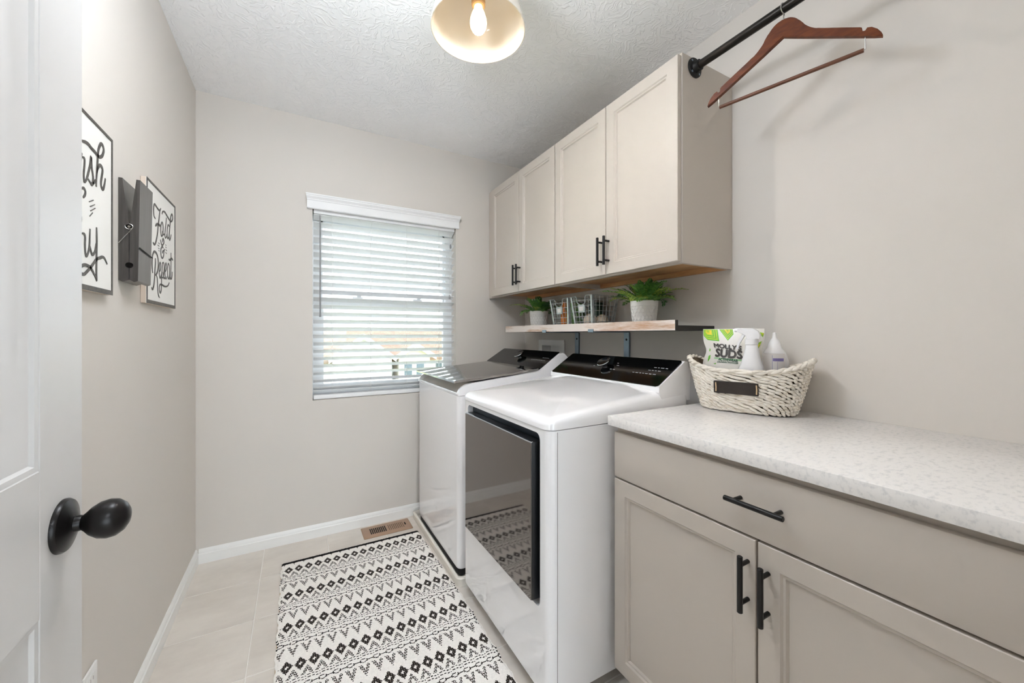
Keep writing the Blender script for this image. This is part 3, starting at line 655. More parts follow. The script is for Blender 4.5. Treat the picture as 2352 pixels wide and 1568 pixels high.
# ------------------------------------------------------------------ ceiling lamp
LX, LY, LZ = .562, 1.252, 2.253
lp = thing('ceiling_lamp', (LX, LY, LZ), 'semi-flush ceiling lamp with a white dome shade and glowing bulb', 'lamp')
outer = [(.1655, 0), (.165, .006), (.160, .028), (.151, .065), (.138, .105), (.118, .132), (.085, .148), (.045, .153)]
inner = [(.045, .149), (.084, .144), (.115, .129), (.135, .103), (.148, .064), (.157, .028), (.1615, .006), (.1625, .0)]
part('shade', MB().lathe(outer + inner + [outer[0]], (LX, LY, LZ), n=64, cap=False), 'shade', lp)
part('canopy', MB().lathe([(.03, .15), (.03, .165), (.058, .168), (.06, .1865)], (LX, LY, LZ), n=36), 'trim', lp)
sk = part('socket', MB().lathe([(.022, .15), (.022, .115), (.0245, .112), (.0245, .09), (.021, .087), (.0145, .0865)], (LX, LY, LZ), n=28), 'socket', lp)
bu = part('bulb', MB().lathe([(.017, -.003), (.022, .002), (.0275, .012), (.0285, .016), (.030, .028), (.0285, .042), (.023, .06), (.016, .076), (.0135, .09)], (LX, LY, LZ), n=32), 'bulb', lp)
part('dome', MB().lathe([(.0, -.008), (.010, -.0068), (.017, -.003)], (LX, LY, LZ), n=16), 'bulb_dome', bu)

# unseen fill globe added over the entry end to brighten the room
GX, GY, GZ = .10, .92, 2.19
fl2 = thing('globe_ceiling_light', (GX, GY, GZ-.11), 'white globe ceiling light near the doorway', 'ceiling light')
part('canopy', MB().lathe([(.05, H-.001-GZ), (.055, H-.012-GZ), (.04, H-.022-GZ), (.012, H-.024-GZ), (.012, .10)], (GX, GY, GZ), n=32), 'trim', fl2)
part('globe', MB().sphere((GX, GY, GZ), .11, n=16, m=8), 'room_light', fl2)

# ------------------------------------------------------------------ wall signs
def ribbon(m, pts, w, fx, t):
    P = catmull([(a/1000, b/1000) for a, b in pts], 5) if len(pts) > 2 else [(a/1000, b/1000) for a, b in pts]
    n = len(P); rows = []
    for i, p in enumerate(P):
        a = P[max(i-1, 0)]; b = P[min(i+1, n-1)]; dx_, dz_ = b[0]-a[0], b[1]-a[1]; l = math.hypot(dx_, dz_) or 1
        f = min(1, .55 + 3*min(i, n-1-i)/n) ; ww = w/2350*f
        nx, nz = -dz_/l*ww, dx_/l*ww
        rows.append([(fx+t, p[0]+nx, p[1]+nz), (fx+t, p[0]-nx, p[1]-nz), (fx-.0002, p[0]-nx, p[1]-nz), (fx-.0002, p[0]+nx, p[1]+nz)])
    m.rings(rows)
def sign(y0, y1, z0, z1, strokes, label):
    fx = XL+.016
    s = thing('wall_sign', (XL+.008, (y0+y1)/2, z0), label, 'sign')
    part('board', MB().box((XL+.0008, y0, z0), (fx-.001, y1, z1), .001, 1), 'sign_wood', s)
    part('face', MB().box((fx-.0012, y0, z0), (fx, y1, z1)), 'sign_white', s)
    m = MB(); bw = .0075; bb = .012
    for a, b, c, d in ((y0, y1, z1-bw, z1), (y0, y1, z0, z0+bb), (y0, y0+bw, z0+bb, z1-bw), (y1-bw, y1, z0+bb, z1-bw)): m.box((fx, a, c), (fx+.0015, b, d))
    part('border', m, 'sign_ink', s)
    m = MB()
    for wd, pts in strokes: ribbon(m, pts, wd, fx, .0012)
    part('lettering', m, 'sign_ink', s, smooth=0)
WASH += [(9, [(1150, 1640), (1155, 1600), (1168, 1560), (1182, 1600), (1190, 1635), (1198, 1595), (1212, 1560), (1228, 1610), (1240, 1640), (1266, 1630)]),
         (8, [(1268, 1598), (1252, 1605), (1242, 1588), (1250, 1566), (1266, 1575), (1275, 1604)]),
         (9, [(1170, 1490), (1160, 1440), (1162, 1370), (1170, 1340)]), (9, [(1140, 1470), (1180, 1495), (1222, 1460), (1226, 1400), (1200, 1350), (1170, 1340), (1150, 1350)]),
         (8, [(1242, 1430), (1252, 1446), (1268, 1440), (1272, 1456)])]
sign(1.10, 1.447, 1.2875, 1.709, WASH, 'white wash and dry sign in black script partly behind the door')
sign(1.722, 2.07, 1.2875, 1.709, FOLD, 'white fold and repeat sign in black script behind the clothespin')

# ------------------------------------------------------------------ giant clothespin
pin = thing('giant_clothespin', (-.43, 1.595, 1.337), 'oversized charcoal wooden clothespin mounted upright on the wall between the signs', 'clothespin')
PY0, PY1, xm = 1.54, 1.655, -.4285
def half_hole(zc, r, sg, n=7): return [(xm + sg*(.0006 + r*math.sin(math.pi*k/n)), zc - r*math.cos(math.pi*k/n)) for k in range(n+1)]
for sg in (-1, 1):
    xo = XL+.0008 if sg < 0 else -.4045
    xo_b = XL+.0008 if sg < 0 else -.4095
    poly = [(xo_b, 1.340), (xo_b + sg*-.008, 1.336), (xm+sg*.0006, 1.342)] + half_hole(1.385, .0085, sg) + half_hole(1.497, .0085, sg) + [(xm+sg*.002, 1.512), (xo-sg*.0085, 1.639), (xo, 1.639)]
    part('leg', MB().prism(poly, lambda a, b, h: (a, h, b), PY0, PY1), 'pin_wood', pin, smooth=25)
part('hole', MB().box((xm-.006, PY0+.05, 1.378), (xm+.006, PY0+.06, 1.392)), 'pin_hole', pin)  # dark block stands in for the shade deep in the hole
part('spring', MB().tube([(xm + .0085*math.cos(math.radians(a)), PY0-.0015, 1.498 + .0075*math.sin(math.radians(a))) for a in range(-200, 100, 15)], .0014, 7).tube([(xm+.008, PY0-.0015, 1.495), (-.4415, PY0-.002, 1.462), (-.4505, PY0-.002, 1.447)], .0014, 7)
     .cyl((xm, PY0-.001, 1.498), (xm, PY1+.001, 1.498), .0035, n=10), 'steel_wire', pin)
part('spring_bar', MB().tube([(-.4055, PY0-.001, 1.438), (-.4055, PY1+.001, 1.428)], .0016, 6), 'pin_hole', pin)  # dark tube stands in for the shaded groove across the outer leg

# ------------------------------------------------------------------ electrical plate
op = thing('outlet_cover', (XL+.002, 1.355, .232), 'white electrical outlet plate low on the left wall', 'outlet')
part('plate', MB().box((XL+.0005, 1.32, .232), (XL+.006, 1.39, .347), .002, 2), 'plastic_white', op)
for z in (.262, .305):
    rc = part('receptacle', MB().rings([[(x, y, zz) for y, zz in rrect(1.338, 1.372, z-.002, z+.028, .008, 4)] for x in (XL+.0055, XL+.0072)]), 'plastic_white', op)
    part('slot', MB().box((XL+.0071, 1.347, z+.011), (XL+.0074, 1.3485, z+.02)).box((XL+.0071, 1.361, z+.011), (XL+.0074, 1.3625, z+.02)), 'greybox', rc)

# ------------------------------------------------------------------ floor register
vr = thing('floor_register', (.482, 2.43, 0), 'tan metal floor register by the baseboard', 'floor register')
vx0, vx1, vy0, vy1 = .341, .624, 2.358, 2.500
part('plate', MB().rings([[(x, y, .0005) for x, y in rrect(vx0, vx1, vy0, vy1, .008)], [(x, y, .003) for x, y in rrect(vx0, vx1, vy0, vy1, .008)], [(x, y, .0048) for x, y in rrect(vx0+.004, vx1-.004, vy0+.004, vy1-.004, .006)]]), 'bronze_vent', vr)
for g, (ga, gb) in enumerate(((vx0+.042, vx0+.137), (vx0+.147, vx0+.242))):
    n = 9
    for k in range(n):
        x = ga + (gb-ga)*(k+.5)/n; wd = (gb-ga)/n*(.32 if g == 0 else .12)
        part('slot', MB().box((x-wd, vy0+.036, .0048), (x+wd, vy1-.036, .0051)), 'vent_dark', vr)
        if g == 1: part('louvre', MB().add([(x+.001, vy0+.036, .0052), (x+.0055, vy0+.036, .0066), (x+.0055, vy1-.036, .0066), (x+.001, vy1-.036, .0052)], [(0, 1, 2, 3)]), 'bronze_vent', vr)
part('lever', MB().box((vx1-.036, vy0+.06, .0048), (vx1-.030, vy0+.085, .010), .001, 1), 'vent_dark', vr)

# ------------------------------------------------------------------ rug
def rug():
    RX0, RYT, Lr = -.066, 2.306, 1.50
    cx = .0434/12; nx = 195; cy = .00385; ny = int(Lr/cy)
    random.seed(5)
    vs = []; fs = []; cols = []
    white = lin((250, 246, 240)); dark = lin((40, 35, 33)); mid = lin((120, 110, 102)); blk = lin((34, 31, 31))
    def px(i, j):
        t = j/ny; wob = .0022*math.sin(j*.21) + .0014*math.sin(j*.57+1)
        u = i/nx; sk = .018*min(1, t*2.2)
        return RX0 + u*(nx*cx) + sk*(u-.05)*.9 + (wob if u < .5 else -wob)*(abs(u-.5)*2)**3
    for j in range(ny+1):
        for i in range(nx+1):
            e = (min(i, nx-i)*cx < .006) or j < 1
            vs.append((px(i, j), RYT - j*cy - .004*math.sin(i*.05)*0, (.0085 if not e else .004) + random.uniform(-.0007, .0007)))
    P, HC = .2155, .0434
    for j in range(ny):
        d = j*cy
        for i in range(nx):
            xx = (i+.5)*cx; c = white
            if d < .021: c = blk
            else:
                t = ((d - .082 + P/2 + 10*P) % P) - P/2        # 0 on a diamond row
                ax = abs(((xx - .034 + HC/2 + 10*HC) % HC) - HC/2)   # distance from a diamond column
                bx = HC/2 - ax                                  # distance from a half column
                on = False; lite = False; chain = False
                dm = abs(t)/.031 + ax/.0192
                if .27 < dm < 1: on = True
                if .016 < t < .058:                              # arrowheads
                    q = (t-.016)/.042; 
                    if q*.018 - .0095 < bx < q*.018 + .0005: lite = True
                tt = t if t > 0 else t+P
                if .116 < tt < .175:                            # pointed triangles
                    q = 1-(tt-.116)/.056
                    if q > 0 and max(0, q*.019-.0100) < bx < q*.019: lite = True
                for lc_, am in ((.066, .0025), (.0775, .002)):
                    if abs(tt - lc_ - am*math.cos(2*math.pi*xx/HC)) < .0017 and (i % 6) != 0: chain = True
                ov = (bx/.0135)**2 + ((tt-.099)/.0075)**2
                if .55 < ov < 1.25: chain = True
                if ax < .009 and abs(tt-.099) < .0017: chain = True
                if on: c = dark if j % 2 == 0 else (mid if i % 2 else dark)
                elif lite: c = dark if (i + j) % 2 == 0 else (mid if j % 3 == 0 else white)
                if chain: c = dark if random.random() < .86 else mid
                if (i < 2 or i > nx-3):
                    c = blk if (.05 < tt < .115 and (j % 4) < 2) else white
            k = random.uniform(.93, 1.03)
            cols.append((min(1, c[0]*k), min(1, c[1]*k), min(1, c[2]*k), 1))
            a = j*(nx+1)+i; fs.append((a, a+1, a+nx+2, a+nx+1))
    # rolled-down edge to the floor
    org = Vector((.28, 1.55, 0))
    me = bpy.data.meshes.new('woven_rug'); me.from_pydata([Vector(v)-org for v in vs], [], fs); me.materials.append(M['rug'])
    at = me.color_attributes.new('weave', 'FLOAT_COLOR', 'CORNER')
    flat_ = []
    for p, c in zip(me.polygons, cols): flat_ += list(c)*len(p.vertices)
    at.data.foreach_set('color', flat_); me.shade_smooth(); me.update()
    if me.polygons[0].normal.z < 0: me.flip_normals()
    o = bpy.data.objects.new('woven_rug', me); COL.objects.link(o); o.location = org; ORG[o] = org
    tag(o, 'cream and black woven cotton runner rug with diamond rows on the tiles', 'rug')
    part('backing', MB().add([(px(0, 0), RYT, .0012), (px(nx, 0), RYT, .0012), (px(nx, ny), RYT-Lr, .0012), (px(0, ny), RYT-Lr, .0012), (px(0, 0), RYT, .004), (px(nx, 0), RYT, .004), (px(nx, ny), RYT-Lr, .004), (px(0, ny), RYT-Lr, .004)],
         [(0, 1, 2, 3), (0, 1, 5, 4), (1, 2, 6, 5), (2, 3, 7, 6), (3, 0, 4, 7)]), M['twine'], o, smooth=0)
rug()

# ------------------------------------------------------------------ woven basket on the counter
BC = Vector((1.376, .782, 0)); be = Vector((.30, -.954, 0)).normalized(); bn = Vector((-be.y, be.x, 0))
if bn.x < 0: bn = -bn
def BP(u, w_, z): q = BC + be*u + bn*w_; return Vector((q.x, q.y, z))
bk = thing('woven_basket', (BC.x, BC.y, .9182), 'white-washed woven boat-shaped basket with a small chalkboard tag on the counter', 'basket')
A0, B0, A1, B1, ZB, NR = .138, .082, .184, .100, .9182, 15
def rim_z(a): return 1.058 + .040*abs(math.cos(a))**2.2
def bpt(a, f, off=0.0):
    g = f**.85; A = A0+(A1-A0)*g+off; B = B0+(B1-B0)*g+off; ex_ = .72
    ca, sa = math.cos(a), math.sin(a)
    return BP(A*math.copysign(abs(ca)**ex_, ca), B*math.copysign(abs(sa)**ex_, sa), ZB + .004 + (rim_z(a)-ZB-.004)*f)
random.seed(11)
NA = 72
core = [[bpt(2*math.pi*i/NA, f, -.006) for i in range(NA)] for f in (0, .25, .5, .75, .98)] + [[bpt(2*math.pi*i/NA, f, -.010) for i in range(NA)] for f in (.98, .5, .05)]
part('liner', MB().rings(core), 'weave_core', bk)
wv = MB()
for r_ in range(NR):
    f0 = (r_+.5)/NR; n = 40; ph = random.uniform(0, 1)
    for k in range(n):
        a0 = 2*math.pi*(k+ph)/n; da = 2*math.pi/n*random.uniform(1.2, 2.2); up_ = (1 if (r_ % 2) else 1)*.75/NR
        pts = []; rad = []
        for s in range(5):
            q = s/4; a = a0+da*(q-.5); f = f0 + up_*2.0*(.5-q)*random.uniform(.6, 1.4) + random.uniform(-.012, .012)
            pts.append(bpt(a, max(0, min(1, f)), -.0045 + .0062*math.sin(math.pi*q))); rad.append(.0010 + .0046*math.sin(math.pi*(q*.92+.04))*random.uniform(.8, 1.1))
        wv.tube(pts, .004, 6, rad=rad)
part('weave', wv, 'weave', bk, kind='stuff', smooth=60)
rm = MB()
for ph in (0, math.pi):
    pts = []
    for i in range(150):
        a = 2*math.pi*i/150; tw = a*17+ph; p = bpt(a, 1.0, .001+.0038*math.cos(tw)); p.z += .0035*math.sin(tw); pts.append(p)
    rm.tube(pts, .0056, 7, closed=True)
part('rim', rm, 'weave', bk, smooth=60)
tg0 = -math.pi/2 if (bpt(-math.pi/2, .6)-Vector((0, 0, 0))).x < BC.x else math.pi/2
def TP(u, v, o):
    p = BP(u, 0, 1.003+v); q = BP(0, -(B0+(B1-B0)*.62+.0055+o) - v*.10, 0) - BC; return (p.x+q.x, p.y+q.y, p.z)
# tag faces the room: on the -bn side
tg = part('chalk_tag', MB().rings([[TP(a-.012, b, o) for a, b in rrect(-.066, .066, -.0205, .0205, .002, 2)] for o in (0, .003)]), 'chalk', bk, 'dark chalkboard tag')
for u in (-.071, .049):
    part('twine', MB().tube([TP(u, -.015, .0045), TP(u+.001, 0, .0055), TP(u, .015, .0045)], .0022, 6), 'twine', tg)

# detergent pouch
PU0, PU1, PZ0, PZ1 = -.150, .048, .93, 1.202
def bagP(s, t, off=0.0, side=-1):
    pinch = .014*math.exp(-((t-.70)/.10)**2)
    u = PU0 + (PU1-PU0)*s; mid = (PU0+PU1)/2; u = mid + (u-mid)*(1 - pinch*9*(.6 if s > .5 else 1))
    bulge = .036*(1-max(0, (t-.35)/.65)**1.6) * math.sin(math.pi*max(.0, min(1, s)))**.55
    bulge *= 1 if side < 0 else .35; base = .012 + .010*t
    q = BP(u, base + side*(bulge+.0012+off), PZ0 + (PZ1-PZ0)*t); return q
pouch = thing('detergent_pouch', tuple(BP(-.04, .012, PZ0)), 'white laundry powder pouch with green chevrons in the basket', 'pouch')
NS, NT = 20, 24
pm_ = MB(); g = {}
rows = []
for j in range(NT+1):
    t = j/NT
    rows.append([bagP(i/NS, t, 0, -1) for i in range(NS+1)] + [bagP(i/NS, t, 0, 1) for i in range(NS, -1, -1)])
part('film', MB().rings(rows), 'bag', pouch)
def zt(x, y): return ((x-215)/1465.0, 1-.5*(y-130)/960.0)     # layout of the printed front
def decal(polys, mat, off, name='print'):
    for poly in polys:
        m = MB()
        P = [zt(*p) for p in poly]; n = len(P); cx_ = sum(p[0] for p in P)/n; cy_ = sum(p[1] for p in P)/n
        vs = []; fs = []; K = 5
        for k in range(K+1):
            for i in range(n*4):
                a = P[i//4]; b = P[(i//4+1) % n]; q = (i % 4)/4; e = (a[0]+(b[0]-a[0])*q, a[1]+(b[1]-a[1])*q); w_ = k/K
                vs.append(bagP(min(.995, max(.005, cx_+(e[0]-cx_)*w_)), min(.995, cy_+(e[1]-cy_)*w_), off))
        N = n*4
        for k in range(K):
            for i in range(N): fs.append((k*N+i, k*N+(i+1) % N, (k+1)*N+(i+1) % N, (k+1)*N+i))
        m.add(vs, fs); part(name, m, mat, pouch, smooth=60)
def nest(poly, c, k): return [(c[0]+(x-c[0])*k, c[1]+(y-c[1])*k) for x, y in poly]
g1 = [(225, 138), (592, 145), (655, 450), (345, 420), (232, 300)]; g2 = [(632, 142), (960, 140), (992, 270), (868, 432)]; g3 = [(1478, 545), (1642, 432), (1603, 632)]; g4 = [(1560, 212), (1680, 240), (1652, 345)]
cen = {0: (330, 170), 1: (840, 150), 2: (1620, 540), 3: (1670, 250)}
for k, (f, mt) in enumerate(((1, 'ink_green'), (.88, 'ink_lime'), (.78, 'ink_green'), (.68, 'ink_lime'), (.58, 'ink_green'), (.48, 'ink_lime'), (.38, 'ink_yellow'), (.2, 'ink_lime'))):
    decal([nest(q, cen[i], f) for i, q in enumerate((g1, g2, g3, g4))], mt, .0004+.00025*k)
decal([[(325, 700), (352, 628), (374, 672), (350, 724)], [(352, 832), (398, 806), (424, 900), (378, 995)], [(610, 1000), (540, 1030), (600, 1040)], [(1170, 480), (1180, 370), (1215, 345), (1240, 375), (1200, 400), (1190, 480)]], 'ink_green', .0006)
decal([[(535, 862), (1245, 895), (1245, 940), (535, 900)]], 'ink_mint', .0006)
def word(txt, x0, x1, ytop, ybot, slope, mat, off, wt):
    vs, fs = text_tris(txt)
    m = MB()
    for k, (ox, oy) in enumerate(((0, 0), (wt, 0), (-wt, 0), (0, wt), (0, -wt)) if wt else ((0, 0),)):
        P = []
        for a, b in vs:
            x = x0+(x1-x0)*a+ox; y = ybot+(ytop-ybot)*b + slope*(x-x0)+oy; s, t = zt(x, y); P.append(bagP(s, t, off+.00002*k))
        m.add(P, fs)
    part('lettering', m, mat, pouch, kind='stuff', smooth=0)
word("MOLLY'S", 505, 1215, 500, 605, .085, 'ink_dark', .0022, 9)
word("SUDS", 548, 1245, 640, 835, .06, 'ink_dark', .0022, 14)
word("ACTIVEWEAR", 660, 1145, 870, 935, .05, 'ink_teal', .0012, 4)
word("LAUNDRY POWDER", 640, 1155, 950, 985, .045, 'ink_teal', .0012, 2)

# spray bottle
sb0 = BP(.024, -.048, .93)
spb = thing('spray_bottle', tuple(sb0), 'white trigger spray bottle in front of the pouch in the basket', 'bottle')
def ell(cz, a, b, n=24): return [Vector((sb0.x, sb0.y, cz)) + be*(a*math.cos(2*math.pi*i/n)) + bn*(b*math.sin(2*math.pi*i/n)) for i in range(n)]
part('bottle', MB().rings([ell(z, a, b) for z, a, b in ((.93, .044, .026), (.935, .046, .028), (1.03, .046, .028), (1.06, .040, .027), (1.085, .031, .024), (1.11, .0245, .020), (1.135, .0195, .017), (1.148, .018, .016))]), 'plastic_sheen', spb)
part('collar', MB().rings([ell(z, a, a) for z, a in ((1.146, .0175), (1.148, .0195), (1.166, .0195), (1.168, .017))]), 'plastic_sheen', spb)
def SP(u, z, o): q = Vector((sb0.x, sb0.y, 0)) + be*u + bn*o; return (q.x, q.y, z)
hd = [(.024, 1.166), (.026, 1.180), (.020, 1.193), (.004, 1.2025), (-.040, 1.2035), (-.0415, 1.190), (-.026, 1.184), (-.016, 1.178), (-.013, 1.166)]
bmh = MB().rings([[SP(u, z, -.011) for u, z in hd], [SP(u*1.0, z, -.0125) for u, z in nest(hd, (-.004, 1.184), .9)]][::-1] + [[SP(u, z, .011) for u, z in hd], [SP(u, z, .0125) for u, z in nest(hd, (-.004, 1.184), .9)]])
part('trigger_head', bmh, 'plastic_sheen', spb)
tr = [(-.018, 1.182), (-.024, 1.170), (-.034, 1.152), (-.041, 1.130), (-.045, 1.132), (-.040, 1.155), (-.031, 1.174), (-.027, 1.184)]
part('trigger', MB().prism(tr, SP, -.006, .006), 'plastic_sheen', spb)
part('nozzle', MB().cyl(SP(-.040, 1.1965, 0), SP(-.050, 1.1965, 0), .0075, .007, n=14), 'plastic_sheen', spb)
# second bottle
b20 = BP(.074, .040, .93)
wb2 = thing('detergent_bottle', tuple(b20), 'white plastic bottle with a purple-striped label at the right of the basket', 'bottle')
part('bottle', MB().lathe([(.040, 0), (.042, .004), (.042, .150), (.040, .166), (.032, .190), (.021, .205), (.018, .220), (.013, .232), (.007, .240), (.005, .258), (.0, .2585)], b20, n=30), 'plastic_sheen', wb2)
def cyl_patch(c, r, a0, a1, z0, z1, n=10): 
    A = [a0+(a1-a0)*k/n for k in range(n+1)]
    return [[(c.x+r*math.cos(a), c.y+r*math.sin(a), z) for a in A] for z in (z0, z1)]
ca = math.atan2(-b20.y, -b20.x)
lb = part('label', MB().rings(cyl_patch(b20, .0423, ca-.9, ca+.75, .96, 1.118), False, False, closed=False), 'label_paper', wb2)
part('stripe', MB().rings(cyl_patch(b20, .0425, ca-.1, ca+.65, 1.092, 1.102), False, False, closed=False), 'ink_purple', lb)
for a0_, a1_, z1_ in ((-.15, -.13, 1.112), (.2, .215, 1.09)): part('line', MB().rings(cyl_patch(b20, .0425, ca+a0_, ca+a1_, .97, z1_), False, False, closed=False), 'ink_purple', lb)

# ------------------------------------------------------------------ potted ferns
SZ = 1.2178
def fern(cx, cy, seed, label, nf, tall, long_right):
    f = thing('potted_fern', (cx, cy, SZ), label, 'potted plant', 'ferns in honeycomb pots on the shelf')
    prof = [(.047, 0), (.049, .001), (.0585, .093), (.0605, .094), (.0625, .116), (.061, .1175), (.058, .1165), (.055, .10)]
    pot = part('pot', MB().lathe(prof, (cx, cy, SZ), n=40), 'pot', f, 'white ceramic pot with honeycomb relief')
    hx = MB()
    for r_ in range(6):
        z = .010 + .0155*r_; R_ = .049 + (.0585-.049)*z/.093; n = 20
        for k in range(n):
            a0 = 2*math.pi*(k + .5*(r_ % 2))/n
            pts = [(cx + (R_+.0005+(.0585-.049)*(dz)/.093)*math.cos(a0+da/R_), cy + (R_+.0005+(.0585-.049)*dz/.093)*math.sin(a0+da/R_), SZ+z+dz) for da, dz in ((.0078*math.sin(math.pi*q/3), .0088*math.cos(math.pi*q/3)) for q in range(6))]
            hx.tube(pts, .0016, 4, closed=True)
    part('honeycomb', hx, 'pot', pot, kind='stuff', smooth=60)
    part('soil', MB().lathe([(.055, .098), (.0, .104)], (cx, cy, SZ), n=24), 'soil', f)
    rnd = random.Random(seed)
    for k in range(nf):
        az = 2*math.pi*(k*0.381966 + rnd.uniform(-.04, .04)); ring = k/nf
        el = math.radians(86 - 50*ring + rnd.uniform(-8, 8)); Lf = rnd.uniform(.085, .135)*(0.85+.25*ring)
        if k in long_right: az = long_right[k][0]; el = long_right[k][1]; Lf = long_right[k][2]
        dirh = Vector((math.cos(az), math.sin(az), 0)); droop = rnd.uniform(.3, .7)*(.35+ring)
        p = Vector((cx, cy, SZ+.10)) + dirh*.03*ring; n = 15; st = Lf/n; ang = el; pts = [p.copy()]
        for s in range(n):
            ang -= droop*1.9/n*(0.5+s/n); p = p + (dirh*math.cos(ang) + Vector((0, 0, math.sin(ang))))*st
            if p.z > tall: p.z = tall - rnd.uniform(0, .004)
            if p.x > XR-.014: p.x = XR-.014
            pts.append(p.copy())
        m = MB(); m.tube(pts, .001, 4, rad=[.0014*(1-.7*i/n) for i in range(n+1)])
        up_ = Vector((0, 0, 1))
        for i in range(2, n+1):
            t = (pts[i]-pts[i-1]).normalized(); sd = t.cross(up_)
            sd = sd.normalized() if sd.length > .05 else Vector((-dirh.y, dirh.x, 0)); nn = sd.cross(t).normalized()
            ll = .030*math.sin(math.pi*min(1, (i+1.5)/(n+2.5)))**.7*rnd.uniform(.85, 1.1); wd = .0062
            for sg in (-1, 1):
                o = pts[i] + t*(.5*st if sg > 0 else 0); d = (sd*sg*.9 + t*.45 + nn*rnd.uniform(-.05, .3)).normalized(); e = o + d*ll
                b = o + d*ll*.5 + t*wd + nn*.0015; c = o + d*ll*.5 - t*wd + nn*.0015
                for q in (e, b, c):
                    if q.x > XR-.004: q.x = XR-.004
                    if q.z > tall+.012: q.z = tall+.012
                m.add([o, b, e, c], [(0, 1, 2), (0, 2, 3)])
        part('frond', m, ['fern1', 'fern2', 'fern1', 'fern3', 'fern1'][rnd.randrange(5)], f, smooth=0)
R90 = math.radians
fern(1.40, 2.147, 3, 'fern in a white honeycomb pot at the window end of the shelf', 44, 1.425, {24: (R90(165), R90(40), .19), 27: (R90(200), R90(25), .17)})
fern(1.402, 1.263, 8, 'bushy fern in a white honeycomb pot at the counter end of the shelf', 70, 1.440, {30: (R90(-80), R90(38), .20), 36: (R90(-95), R90(22), .17), 32: (R90(120), R90(48), .17), 38: (R90(150), R90(38), .19), 40: (R90(100), R90(30), .18), 34: (R90(-100), R90(60), .16)})

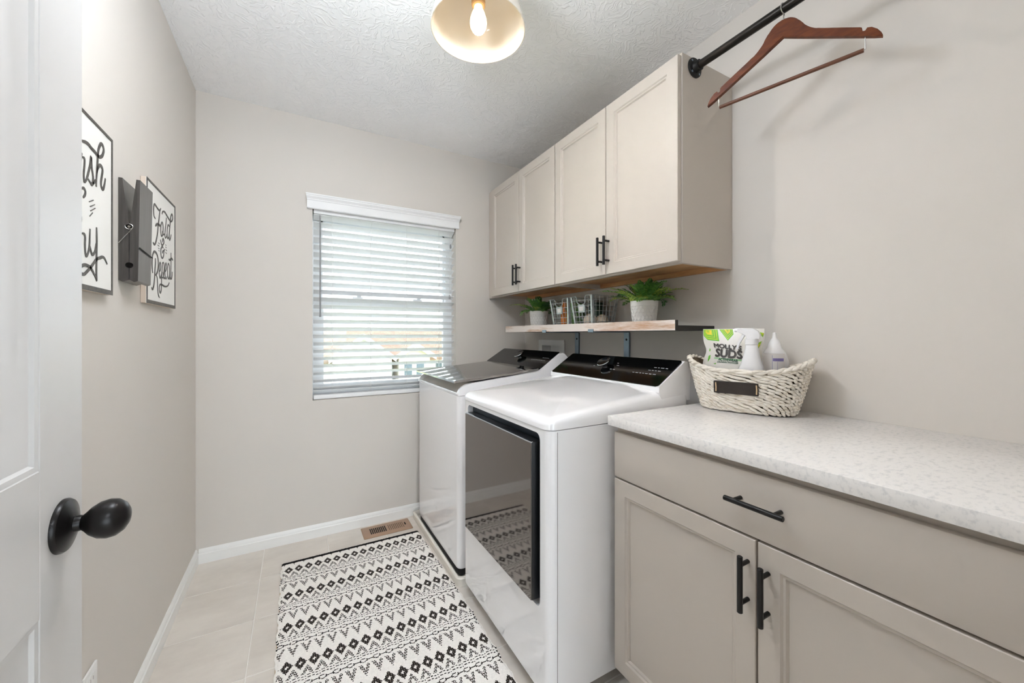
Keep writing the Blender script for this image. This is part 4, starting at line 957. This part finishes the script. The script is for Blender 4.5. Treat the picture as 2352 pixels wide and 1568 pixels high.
# ------------------------------------------------------------------ wire baskets
def wire_basket(y0, y1, label):
    b = thing('wire_basket', (1.41, (y0+y1)/2, SZ), label, 'wire basket', 'galvanised wire baskets on the shelf')
    xt0, xt1, xb0, xb1 = 1.318, 1.505, 1.338, 1.485; tp = .016; z0, z1 = SZ+.0012, SZ+.168
    def C(fx, fy, fz):
        xa = xb0+(xt0-xb0)*fz; xc = xb1+(xt1-xb1)*fz; ya = y0+tp*(1-fz); yc = y1-tp*(1-fz)
        return Vector((xa+(xc-xa)*fx, ya+(yc-ya)*fy, z0+(z1-z0)*fz))
    for fx in (0, 1):
        for fy in (0, 1):
            sx = .016 if fx == 0 else -.016; sy = .013 if fy == 0 else -.013; tt = .0014
            def sec(fz):
                c = C(fx, fy, fz); ox = 1 if fx == 0 else -1; oy = 1 if fy == 0 else -1
                return [c, c+Vector((0, sy, 0)), c+Vector((ox*tt, sy, 0)), c+Vector((ox*tt, oy*tt, 0)), c+Vector((sx, oy*tt, 0)), c+Vector((sx, 0, 0))]
            part('corner_post', MB().rings([sec(0), sec(1)]), 'galv', b)
    def wire(pts, r=.0013): return MB().tube(pts, r, 5)
    for fy in (0, 1):
        m = MB()
        for k in range(6): m.tube([C(0, fy, k/6+.02), C(1, fy, k/6+.02)], .0012, 5)
        for k in range(1, 7): m.tube([C(k/7, fy, 0), C(k/7, fy, 1)], .0012, 5)
        part('side_grid', m, 'galv', b)
    for fx in (0, 1):
        m = MB()
        for k in range(6): m.tube([C(fx, 0, k/6+.02), C(fx, 1, k/6+.02)], .0013, 5)
        for k in range(1, 6):
            cut_ = 1 if (fx == 1 or k in (1, 5)) else .70
            m.tube([C(fx, k/6, 0), C(fx, k/6, cut_)], .0013, 5)
        part('front_grid' if fx == 0 else 'back_grid', m, 'galv', b)
    m = MB()
    for k in range(1, 6): m.tube([C(0, k/6, .01), C(1, k/6, .01)], .0012, 5); m.tube([C(k/6, 0, .01), C(k/6, 1, .01)], .0012, 5)
    part('bottom_grid', m, 'galv', b)
    dip = [C(0, 0, 1), C(0, .25, 1), C(0, .30, .96)] + [C(0, .5+.2*math.cos(math.radians(a)), .84+.12*math.sin(math.radians(a))) for a in range(180, 361, 20)] + [C(0, .70, .96), C(0, .75, 1), C(0, 1, 1)]
    part('rim', MB().tube(dip, .0022, 7).tube([C(0, 1, 1), C(1, 1, 1), C(1, 0, 1), C(0, 0, 1)], .0022, 7), 'galv', b)
    lb = part('label_holder', MB().rings([[C(0, .5+a, .60+c) + Vector((-.0015-o, 0, 0)) for a, c in ((-.16, -.12), (.16, -.12), (.16, .12), (-.16, .12))] for o in (0, .002)]), 'galv', b)
    part('card', MB().rings([[C(0, .5+a, .60+c) + Vector((-.0036-o, 0, 0)) for a, c in ((-.10, -.07), (.10, -.07), (.10, .07), (-.10, .07))] for o in (0, .0006)]), 'label_paper', lb)
    return b
wire_basket(1.727, 1.905, 'galvanised wire basket holding green and orange cleaning supplies on the shelf')
wire_basket(1.528, 1.706, 'galvanised wire basket holding wool balls on the shelf')
z = SZ+.005
ob = thing('orange_bottle', (1.375, 1.835, z), 'slim orange bottle standing in the left wire basket', 'bottle')
part('bottle', MB().lathe([(.019, 0), (.021, .003), (.021, .06), (.017, .085), (.010, .105), (.009, .118)], (1.375, 1.835, z), n=20), 'orange', ob)
part('cap', MB().lathe([(.012, .118), (.0125, .119), (.012, .15), (.0, .151)], (1.375, 1.835, z), n=18), 'orange', ob)
gp = thing('green_package', (1.40, 1.775, z), 'green and white cleaning package standing in the left wire basket', 'package')
part('pack', MB().box((1.365, 1.752, z), (1.46, 1.802, z+.14), .006), 'greenpk', gp); part('top_seal', MB().box((1.408, 1.754, z+.139), (1.416, 1.80, z+.155)), 'greenpk', gp)
gp2 = thing('green_packet', (1.40, 1.875, z), 'pale green packet leaning in the left wire basket beside the bottle', 'packet')
part('pack', MB().box((1.40, 1.862, z), (1.45, 1.888, z+.12), .005), 'greenpk', gp2); part('fold', MB().box((1.405, 1.864, z+.119), (1.445, 1.886, z+.13), .003), 'darkbox', gp2)
for bx_, by_, r_, lbx in ((1.385, 1.618, .036, 'cream wool dryer ball at the front of the right wire basket'), (1.43, 1.575, .033, 'cream wool dryer ball at the back of the right wire basket')):
    m = MB().sphere((bx_, by_, z+r_), r_, n=24, m=14)
    rn = random.Random(int(r_*1e4))
    for v in m.v: v += (v-Vector((bx_, by_, z+r_)))*rn.uniform(-.02, .02)
    solo('wool_ball', m, 'wool', lbx, 'wool ball', 'wool balls in the wire basket')
db = thing('dark_carton', (1.45, 1.65, z), 'dark green carton standing at the back of the right wire basket', 'box')
part('carton', MB().box((1.432, 1.615, z), (1.474, 1.682, z+.135), .002), 'darkbox', db); part('lid', MB().box((1.431, 1.614, z+.135), (1.475, 1.683, z+.147), .002), 'greybox', db)
